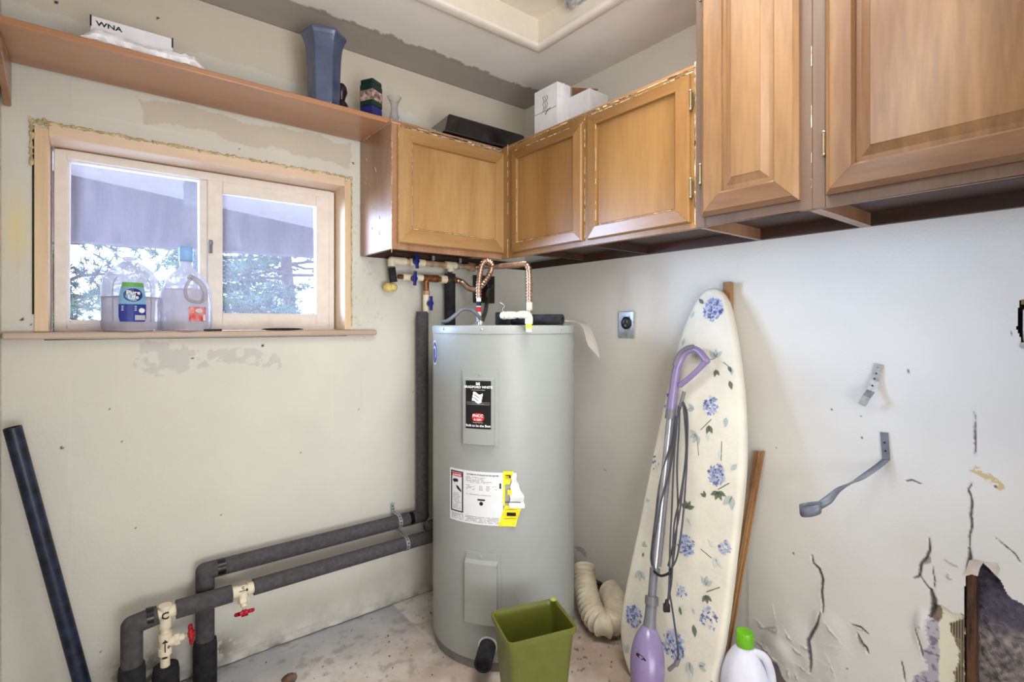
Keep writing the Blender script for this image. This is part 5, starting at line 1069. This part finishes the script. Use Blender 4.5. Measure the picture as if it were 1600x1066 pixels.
# ------------------------------------------------------------------ FLOOR THINGS
# olive waste bin
bn = thing('waste_bin', (-.73, -.91, 0), 'empty olive green rectangular plastic bin standing before the water heater', 'bin')
cr = [Vector((-.866,-.962,0)), Vector((-.657,-1.023,0)), Vector((-.600,-.862,0)), Vector((-.808,-.800,0))]; cc = sum(cr, Vector())/4
def rrect(f, z, inset=0, r=.022):
    out = []
    c4_ = [cc+(p-cc)*f for p in cr]
    for i in range(4):
        p = c4_[i]; a = (c4_[i-1]-p).normalized(); b = (c4_[(i+1) % 4]-p).normalized(); p = p+(a+b)*inset; 
        for k in range(5):
            t = k/4; q = p+a*r*(1-t)**2+b*r*t**2; out.append(Vector((q.x, q.y, z)))
    return out
HB_ = .33; rings = [rrect(.70, .0), rrect(.72, .012), rrect(.96, HB_-.020), rrect(.965, HB_-.019), rrect(1.02, HB_-.018), rrect(1.035, HB_-.010), rrect(1.03, HB_), rrect(1.0, HB_+.001), rrect(.955, HB_-.004), rrect(.945, HB_-.02), rrect(.70, .010), rrect(.5, .008)]
mb = MB(); m_ = 20; mb.add([p for r in rings for p in r], [(i*m_+k, i*m_+(k+1) % m_, (i+1)*m_+(k+1) % m_, (i+1)*m_+k) for i in range(len(rings)-1) for k in range(m_)]+[tuple(range(m_)), tuple(range(11*m_, 12*m_))]); mb.build('bin_body', M_green, bn, smooth=True)
MB().ball(cr[2]+Vector((-.01,-.006,HB_+.002)), (.012,.012,.006), 12).build('rim_lug', mat('olive_pale', (150, 160, 76), .4), bn, smooth=True)
# dryer duct
dh = thing('dryer_duct', (-.25, -.62, 0), 'cream corrugated flexible duct curled on the floor between heater and ironing board', 'duct')
hp = [P(912, 890, 2.27), P(914, 912, 2.22), P(919, 938, 2.14), P(928, 962, 2.07), P(944, 976, 2.02), P(960, 968, 2.05), P(962, 946, 2.13), P(956, 930, 2.20), P(948, 920, 2.24)]
for i, p in enumerate(hp): p.z = max(p.z, .056)
q = resample(smooth_path(hp, 16), .0042); rr = [.050*(1.0, .86, .78, .78, .86)[i % 5] for i in range(len(q))]
mb = MB().tube(q, rr, 30, False); mb.build('corrugated_hose', M_hose, dh, smooth=True)
c = q[0]; d = (q[0]-q[3]).normalized(); MB().tube([c, c+d*.012], [.050, .047], 30).build('end_collar', M_hose, dh, smooth=True)
# ironing board
bt_ = P(1115, 449, 1.845); bt_.x = -.052; bb_ = Vector((-.315, bt_.y-.012, .03)); axb = (bt_-bb_).normalized(); nb = Vector((0,-1,0)).cross(axb).normalized()
if nb.x > 0: nb = -nb
ib = thing('ironing_board', (-.3, bb_.y, 0), 'ironing board with blue hydrangea print cover leaning upright on the right wall', 'ironing board')
OUT = [(1110,450),(1120,451),(1130,462),(1138,485),(1145,520),(1151,560),(1156,605),(1159,650),(1160,700),(1158,750),(1153,800),(1147,850),(1138,925),(1128,1000),(1115,1066),(1108,1098),
       (1003,1098),(988,1066),(977,1040),(970,1010),(968,975),(974,930),(984,880),(995,830),(1008,765),(1020,705),(1033,645),(1046,588),(1058,540),(1071,502),(1085,473),(1098,455)]
of = [plane_hit(x, y, bt_, nb) for x, y in OUT]; of = of+[of[0]]; of = smooth_path(of, 3)[:-1]; cen = sum(of, Vector())/len(of); TH = .034
def ring(f, n): 
    out = []
    for i, p in enumerate(of):
        t = (of[(i+1) % len(of)]-of[i-1]).normalized(); inn = t.cross(nb).normalized(); 
        if inn.dot(cen-p) < 0: inn = -inn
        out.append(p+inn*f+nb*n)
    return out
RG = [ring(.030, -TH-.006), ring(.004, -TH-.006), ring(-.001, -TH), ring(-.0015, -TH*.4), ring(.001, -.006), ring(.006, -.0015), ring(.014, 0)]
m_ = len(of); mb = MB(); mb.add([p for r in RG for p in r], [(i*m_+k, i*m_+(k+1) % m_, (i+1)*m_+(k+1) % m_, (i+1)*m_+k) for i in range(len(RG)-1) for k in range(m_)]+[tuple(range(m_)), tuple(range(6*m_, 7*m_))])
mb.build('padded_cover', M_cloth, ib, smooth=True)
mb = MB(); cy = bb_.y; leg = lambda y0, f0, f1: mb.tube([bb_+axb*f0-nb*(TH+.022)+Vector((0,y0,0)), bb_+axb*f1-nb*(TH+.022)+Vector((0,y0*.6,0))], .009, 12)
leg(.09, .12, 1.0); leg(-.09, .12, 1.0); mb.tube([bb_+axb*.12-nb*(TH+.022)+Vector((0,.09,0)), bb_+axb*.12-nb*(TH+.022)+Vector((0,-.09,0))], .009, 12); mb.build('folded_legs', M_dull, ib, smooth=True)
# printed flowers: petals, leaves, stems lying on the cover
def onb(x, y, du=0, dv=0, n=.0012): return plane_hit(x, y, bt_, nb)+Vector((0,-1,0))*du+axb*dv+nb*n
PB = [mat('petal_blue', (134, 150, 204), .9, noise=0, bump=0), mat('petal_pale', (188, 198, 222), .9, noise=0, bump=0), mat('petal_deep', (98, 108, 160), .9, noise=0, bump=0), mat('leaf_dark', (104, 116, 100), .9, noise=0, bump=0), mat('leaf_green', (176, 188, 184), .9, noise=0, bump=0), mat('leaf_faint', (206, 214, 208), .9, noise=0, bump=0)]
lay = [MB() for _ in PB]; rf = random.Random(4)
def pj(p):
    q = p-CAM; z = q.dot(FW); return PPX+FPX*q.dot(RT)/z, PPY-FPX*q.z/z
OUTP = [(x+(3 if x < 1060 else -4)*1.0, y) for x, y in OUT]
def inside(p):
    x, y = pj(p); return bool(inpoly(np.array([x]), np.array([y]), OUTP)[0])
def petal(mb, x, y, du, dv, a, l, w, n): 
    if not inside(onb(x, y, du, dv)): return
    pts = [(0,0),(l*.4,w),(l,0),(l*.4,-w)]; mb.add([onb(x, y, du+px*math.cos(a)-py*math.sin(a), dv+px*math.sin(a)+py*math.cos(a), n) for px, py in pts], [(0,1,2,3)])
def bloom(x, y, r, dens=1.0):
    for k in range(int(150*dens*(r/.035)**2)):
        a = rf.uniform(0, 2*PI); rr = r*math.sqrt(rf.random()); du, dv = rr*math.cos(a), rr*math.sin(a)*1.1; i = rf.choice((0,0,1,1,2)); l = rf.uniform(.0045,.0085)
        for q in range(4 if rf.random() < .5 else 2): petal(lay[i], x, y, du, dv, q*PI/2+a, l, l*.34, .0012+.0002*i)
def leaf(x, y, ang, l, i=4, lobes=1):
    for k in range(lobes):
        a = ang+(k-(lobes-1)/2)*.75
        if not (inside(onb(x, y, l*math.cos(a), l*math.sin(a))) and inside(onb(x, y))): continue
        pts = [(0,0),(l*.25,l*.20),(l*.5,l*.26),(l*.8,l*.12),(l,0),(l*.8,-l*.10),(l*.5,-l*.22),(l*.25,-l*.18)]; lay[i].add([onb(x, y, px*math.cos(a)-py*math.sin(a), px*math.sin(a)+py*math.cos(a), .0016) for px, py in pts], [tuple(range(8))])
def stem(x, y, x2, y2, i=3): 
    p, q = onb(x, y), onb(x2, y2); s = (q-p).cross(nb).normalized()*.0012; lay[i].add([p+s, p-s, q-s, q+s], [(0,1,2,3)])
for b_ in ((1114,484,.036,1),(1040,627,.026,.6),(1111,634,.028,.7),(1120,742,.030,1),(1072,852,.030,1),(1133,857,.020,.5),(1108,965,.030,.3),(990,962,.032,.8),(1053,1008,.040,.7),(1022,722,.022,.3),(1020,1045,.02,.4),(1064,925,.02,.3)): bloom(*b_)
for l_ in ((1100,475,2.4,.030,3,1),(1080,498,1.2,.030,4,1),(1066,540,1.7,.030,4,2),(1118,560,1.6,.034,4,3),(1118,578,-1.2,.026,3,2),(1138,572,-1.0,.026,3,1),(1143,575,-1.4,.026,4,1),(1152,545,1.4,.02,4,1),(1140,595,-1.2,.032,3,1),(1099,568,-2.,.02,5,2),(1085,640,2.9,.030,4,2),(1135,652,-1.6,.034,4,1),(1150,653,.2,.026,4,1),(1108,665,-1.4,.030,3,2),(1090,680,-2.4,.032,4,4),(1105,678,-1.3,.026,5,1),(1020,685,1.6,.030,4,3),(1124,715,1.5,.026,5,1),(1142,735,.5,.030,4,2),(1122,768,-1.4,.030,3,4),(1144,775,-1.5,.044,4,3),(1074,795,1.6,.03,3,4),(1075,810,-1.5,.03,5,3),(1103,777,2.4,.022,3,2),(1115,855,2.4,.026,5,1),(1118,870,-1.2,.034,5,2),(1103,915,1.5,.030,4,3),(1103,930,-1.2,.026,3,3),(1068,945,-1.6,.030,5,1),(1062,948,-1.2,.026,3,1),(1082,950,-1.0,.020,4,1),(1084,976,-1.3,.036,3,1),(1004,852,.6,.022,4,2),(1000,892,-1.4,.034,4,3),(1078,1035,-1.5,.034,4,2),(1092,1040,.2,.028,4,2),(1011,785,1.2,.018,4,2),(1004,870,1.3,.016,3,1),(985,880,1.0,.020,3,1),(1080,1050,-1.6,.03,5,1),(980,1020,1.9,.03,4,2)): leaf(*l_)
for s_ in ((1112,655,1095,672),(1090,690,1092,712),(1127,720,1128,690),(1122,765,1140,755),(1118,560,1108,563),(1130,566,1138,572),(1104,925,1125,918),(1095,858,1112,872)): stem(*s_)
for i, (l_, m__) in enumerate(zip(lay, PB)):
    if l_.v: x = l_.build('printed_flowers' if i < 3 else 'printed_leaves', m__, ib); x['kind'] = 'stuff'
# wooden stake behind the nose, slats behind the board
q = B(1140, 441, -.012); mb = MB(); mb.box((-.030, q.y-.013, .5), (-.008, q.y+.016, q.z)); o = mb.build('wooden_stake', M_slat, bevel=.002); tag(o, 'brown wooden stake end showing above the ironing board nose', 'stake')
for k, (px, dx) in enumerate(((1182, 0), (1187.5, 1), (1193, 0))):
    a = B(px, 705+k % 2, -.014-.004*dx); b = B(px-44, 960, -.085-.012*dx); w = (a-b).normalized(); b = b-w*(b.z-.005)/w.z; sd = Vector((0, -.0040, 0)); th_ = Vector((-.0035, 0, 0)); 
    o = MB().hexa([b-sd-th_, b+sd-th_, b+sd+th_, b-sd+th_], [a-sd-th_, a+sd-th_, a+sd+th_, a-sd+th_]).build('wood_slat', M_slat, bevel=.0008)
    tag(o, ('left', 'middle', 'right')[k]+' one of three thin wooden slats leaning behind the ironing board', 'slat', 'thin slats behind the ironing board')
# steam mop
sm = thing('steam_mop', (-.5, -1.25, 0), 'lilac and grey upright steam mop with wound cord leaning on the ironing board', 'steam mop')
def mp(x, y, e=0):
    d = ray(x, y); D = (bt_-CAM).dot(nb)/d.dot(nb); f = (y-545)/521; return CAM+d*(D-.035-.085*max(0, f)-e)
MB().tube(smooth_path([mp(1048.5, 645), mp(1052, 615), mp(1056, 585), mp(1061, 566), mp(1070, 552), mp(1082, 546), mp(1093, 550), mp(1100, 559), mp(1104, 564)], 7), [lerp(.0175, .0125, min(1, i/30)) for i in range(57)], 18).build('grip', M_lil, sm, smooth=True)
MB().tube(smooth_path([mp(1104, 564), mp(1092, 577), mp(1078, 590), mp(1062, 603)], 6), .0095, 16).build('grip_strut', M_lil, sm, smooth=True)
MB().ball(mp(1104, 564), .0125, 14).build('grip_tip', M_lil, sm, smooth=True)
MB().tube(smooth_path([mp(1054, 572, .014), mp(1061, 555, .014), mp(1072, 545, .013), mp(1084, 542, .011)], 6), .0085, 12).build('grip_inlay', M_grey, sm, smooth=True)
MB().tube([mp(1049, 640), mp(1047, 655)], .0185, 18).build('collar', M_grey, sm, smooth=True)
MB().tube([mp(1047.5, 650), mp(1023, 892)], .0120, 20).build('shaft', M_alu, sm, smooth=True)
MB().tube([mp(1052, 655, -.004), mp(1029, 885, -.004)], .0090, 16).build('shaft_rail', M_grey, sm, smooth=True)
MB().tube([mp(1023.5, 888), mp(1023, 897)], .0165, 18).build('collar', M_grey, sm, smooth=True)
MB().tube([mp(1022, 893), mp(1018, 940)], .0135, 18).build('lower_tube', M_grey, sm, smooth=True)
MB().tube([mp(1018.5, 932), mp(1018, 945)], .0215, 22).build('collar', M_grey, sm, smooth=True)
a, b = mp(1018, 942), mp(1013, 998); d = b-a; rr = [.0180,.0180,.0190,.022,.027,.030]; MB().tube([a+d*f for f in (0,.25,.5,.75,.92,1.0)], rr, 22).build('neck', M_grey, sm, smooth=True)
a, b = mp(1013, 972), mp(1010, 1110); b.z = max(b.z, .05); n = 16; pts = [a.lerp(b, i/n) for i in range(n+1)]
prf = [.006,.026,.038,.046,.052,.056,.059,.061,.062,.062,.061,.059,.056,.051,.045,.036,.018]; body = MB().tube(pts, [r*.86 for r in prf], 32); body.build('body', M_lil, sm, smooth=True)
for k, r in ((5, 0), ): pass
c = mp(1010, 1118); MB().ball((c.x, c.y, .028), (.11, .065, .028), 20).build('mop_head', M_grey, sm, smooth=True)
# badge on the body
ax2 = (b-a).normalized(); def_ = P(999.5, 1024, 1.0)-CAM; bc = mp(1012, 1024); vd = (CAM-bc); vd = (vd-ax2*vd.dot(ax2)).normalized(); sdv = ax2.cross(vd).normalized(); Rb = .0535
def bod(u, v, n): t = u/Rb; return bc+(vd*math.cos(t)+sdv*math.sin(t))*(Rb+n)+ax2*v
sgn = -1 if sdv.dot(RT) > 0 else 1
def obadge(r1_, r2_, n, nm, m):
    mb = MB(); mb.add([bod(sgn*.021+r1_*math.cos(a), r2_*math.sin(a)+.35*r1_*math.cos(a)*(-sgn), n) for a in [2*PI*i/24 for i in range(24)]], [tuple(range(24))]); return mb.build(nm, m, sm)
obadge(.019, .0075, .0015, 'badge', M_steel); obadge(.0165, .0055, .0022, 'badge_print', M_black)
# cord hook and wound cord
MB().tube(smooth_path([mp(1061, 640), mp(1065, 628, .01), mp(1069, 612, .012)], 5), .0065, 12).build('cord_hook', M_grey, sm, smooth=True)
mb = MB(); r_ = .0030
cords = [[(1062,632),(1066,626),(1071,640),(1073,680),(1069,740),(1062,800),(1052,850),(1044,885)], [(1064,630),(1069,632),(1074,650),(1074,700),(1071,760),(1066,820),(1058,870),(1046,893)], [(1060,634),(1058,660),(1053,720),(1050,790),(1047,850),(1046,900),(1045,925),(1043,945)],
         [(1062,636),(1061,670),(1058,730),(1059,800),(1054,860),(1048,900),(1046,930),(1043,940)], [(1056,650),(1050,690),(1040,720),(1030,760),(1024,810),(1019,850),(1017,872),(1019,885)], [(1057,652),(1052,700),(1046,740),(1034,780),(1027,820),(1021,850),(1020,875),(1023,890)],
         [(1046,925),(1051,955),(1056,990),(1060,1020),(1057,1036)], [(1067,628),(1072,700),(1064,770),(1055,810),(1052,840),(1050,900),(1046,930)]]
for i, c_ in enumerate(cords): mb.tube(smooth_path([mp(x, y, .008+.004*(i % 3)) for x, y in c_], 6), r_, 8)
mb.build('cord', M_cord, sm, smooth=True)
MB().tube(smooth_path([mp(1022, 893, .016), mp(1032, 900, .022), mp(1045, 896, .02), mp(1048, 888, .012)], 5), .0042, 8).build('cord_tie', M_black, sm, smooth=True)
mb = MB(); c = mp(1041.5, 950, .015); mb.obox(c, RT*.010, FW*.006, (0,0,.012)); mb.tube([c+Vector((0,0,.010)), c+Vector((.001,0,.026))], [.007, .004], 10); mb.build('plug', M_black, sm, bevel=.002)
mb = MB(); mb.tube([mp(1059, 1032, .01), mp(1056, 1040, .01)], .0075, 10); mb.tube([mp(1057, 1037, .01), mp(1045, 1047, .012)], .0060, 10); mb.build('cord_elbow', M_grey, sm, smooth=True)
# bleach jug
jc = P(1164, 1000, 1.575); bj = thing('detergent_jug', (jc.x, jc.y, 0), 'white plastic jug with bright green cap beside the ironing board foot', 'jug')
sqb = lambda p, a: Vector((p.x*(1+.04*math.cos(4*a+.4)), p.y*(1+.04*math.cos(4*a+.4)), p.z))
MB().lathe([(0,.002),(.060,.0),(.070,.008),(.072,.03),(.072,.135),(.068,.165),(.055,.200),(.040,.226),(.030,.240),(.022,.248),(.021,.262)], (jc.x, jc.y, 0), 40, sqb).build('jug_body', M_jugw, bj, smooth=True)
MB().lathe([(.0245,.250),(.0252,.252),(.0252,.288),(.023,.292),(0,.293)], (jc.x, jc.y, 0), 24).build('cap', M_capg, bj, smooth=True)
hd = RT*.78-FW*.62; hd = (RT*.85-FW*.5).normalized(); o_ = Vector((jc.x, jc.y, 0))
MB().tube(smooth_path([o_+hd*.018+UP*.236, o_+hd*.050+UP*.232, o_+hd*.066+UP*.205, o_+hd*.073+UP*.165, o_+hd*.071+UP*.125], 6), .0125, 14).build('handle', M_jugw, bj, smooth=True)
# navy pipe leaning in the left corner
np_ = MB(); a = Vector((-1.947, -.080, .925)); b = Vector((-1.768, -.085, .0)); dr_ = (a-b).normalized(); o = np_.lathe([(.0185, 0), (.0205, .001), (.0205, (a-b).length-.001), (.0185, (a-b).length), (.0175, (a-b).length-.01), (0, (a-b).length-.01)], b+Vector((0,0,.006)), 28, ax=dr_).build('leaning_pipe', M_bluepipe, smooth=True); tag(o, 'dark navy plastic pipe leaning in the left corner', 'pipe')
# straps fixed to the right wall
s1_ = thing('metal_strap', B(1372, 570), 'short bright perforated metal strap bent out from the right wall', 'strap')
pth = [B(1374, 569, -.004), B(1367, 596, -.010), B(1361, 611, -.020), B(1354, 620, -.036), B(1350, 627, -.038), B(1346.5, 633, -.034)]
MB().strip(pth, .021, .0018, (.15, -1, -.15)).build('band', M_steel, s1_)
mb = MB()
for f_ in (.15, .35, .55, .8): 
    p = pth[0].lerp(pth[2], f_); mb.tube([p+Vector((-.0018,0,0)), p+Vector((-.0030,0,0))], .0024, 10)
mb.build('hole', M_gap, s1_); MB().tube([B(1372, 577, -.005), B(1372, 577, -.010)], .0035, 8).build('screw', M_steel, s1_)
s2_ = thing('metal_strap', B(1383, 700), 'long dull metal strap twisting out from the right wall to a rolled end', 'strap')
def ribbon(rows, name, m, par, th=.0016):
    mb = MB(); vs = []; n = len(rows)
    rs = list(zip(smooth_path([r[0] for r in rows], 4), smooth_path([r[1] for r in rows], 4)))
    for a, b in rs: vs += [a, b]
    mb.add(vs, [(2*i, 2*i+1, 2*i+3, 2*i+2) for i in range(len(rs)-1)]); o = mb.build(name, m, par, smooth=True); o.modifiers.new('t', 'SOLIDIFY').thickness = th; return o
MB().strip([B(1381.5, 676, -.003), B(1384.5, 717, -.005)], .019, .0018, (0,-1,0)).build('wall_plate', M_dull, s2_)
w_ = lambda x, y, d: B(x, y, -d)
ribbon([(w_(1378,717,.006), w_(1391,718,.006)), (w_(1366,727,.02), w_(1380,728,.022)), (w_(1345,742,.05), w_(1352,748,.05)), (w_(1328,754,.08), w_(1330,757,.08)), (w_(1308,762,.11), w_(1312,770,.11)), (w_(1290,775,.14), w_(1300,786,.14)), (w_(1279,783,.155), w_(1284,796,.155))], 'twisted_band', M_dull, s2_)
ribbon([(w_(1284,785,.155), w_(1284,800,.155)), (w_(1281,788,.175), w_(1281,804,.175)), (w_(1268,791,.185), w_(1268,808,.185)), (w_(1253,792,.18), w_(1253,808,.18)), (w_(1249,788,.165), w_(1250,800,.165)), (w_(1262,785,.15), w_(1262,797,.15)), (w_(1280,783,.15), w_(1280,793,.15))], 'rolled_end', M_dull, s2_)
mb = MB(); 
for x, y in ((1382, 692), (1383.5, 705)): mb.tube([B(x, y, -.0045), B(x, y, -.0075)], .0026, 10)
mb.build('screw', M_gap, s2_)
# dryer outlet on the right wall
ot = thing('dryer_outlet', B(979, 508), 'steel wall plate with round black dryer outlet left of the ironing board', 'outlet')
a = B(967, 487, -.006); b = B(991, 529, -.006); MB().box((-.010, b.y, b.z), (-.002, a.y, a.z)).build('plate', M_steel, ot, bevel=.0025)
c = B(979.5, 505, -.008); MB().lathe([(.0, 0), (.026, 0), (.026, .006), (.022, .009), (.020, .006), (0, .006)], (-.009, c.y, c.z), 28, ax=(-1,0,0)).build('socket', M_black, ot, smooth=True)
mb = MB(); mb.box((-.020, c.y-.003, c.z-.015), (-.0135, c.y+.003, c.z-.006)); mb.obox((-.016, c.y-.010, c.z+.006), (.004,0,0), (0,.0015,0), (0,.002,.006)); mb.obox((-.016, c.y+.010, c.z+.006), (.004,0,0), (0,.0015,0), (0,-.002,.006)); mb.box((-.013, c.y-.016, c.z+.022), (-.0095, c.y+.016, c.z+.028)); mb.build('socket_slot', M_grey, ot)
MB().tube([(-.0095, c.y, b.z+.012), (-.0125, c.y, b.z+.012)], .0035, 10).build('screw', M_steel, ot)
# cork-like stone and crumbs on the floor
q = Z(452, 1062, .012); o = MB().ball((q.x, q.y, .014), (.026, .019, .016), 14, .06).build('broken_stone', mat('brown_stone', (132, 104, 84), .9, noise=.2, bump=.8), smooth=True); tag(o, 'brown lump of stone on the floor at the bottom edge', 'stone')
mb = MB(); rc = random.Random(9)
for k in range(230):
    x = rc.uniform(-1.35, -.06); y = rc.uniform(-1.3, -.05)
    if (x-HX)**2+(y-HY)**2 < (HR+.01)**2: continue
    s = rc.uniform(.0012, .0045) if x > -.5 or rc.random() < .5 else rc.uniform(.001, .002); mb.ball((x, y, -.001), (s, s*rc.uniform(.5,1), s*.8), 6, .25)
o = mb.build('floor_debris', mat('crumbs', (126, 104, 84), .9, col2=(60, 48, 40), nscale=8)); tag(o, 'scattered crumbs and chips of plaster over the floor', 'debris', kind='stuff')
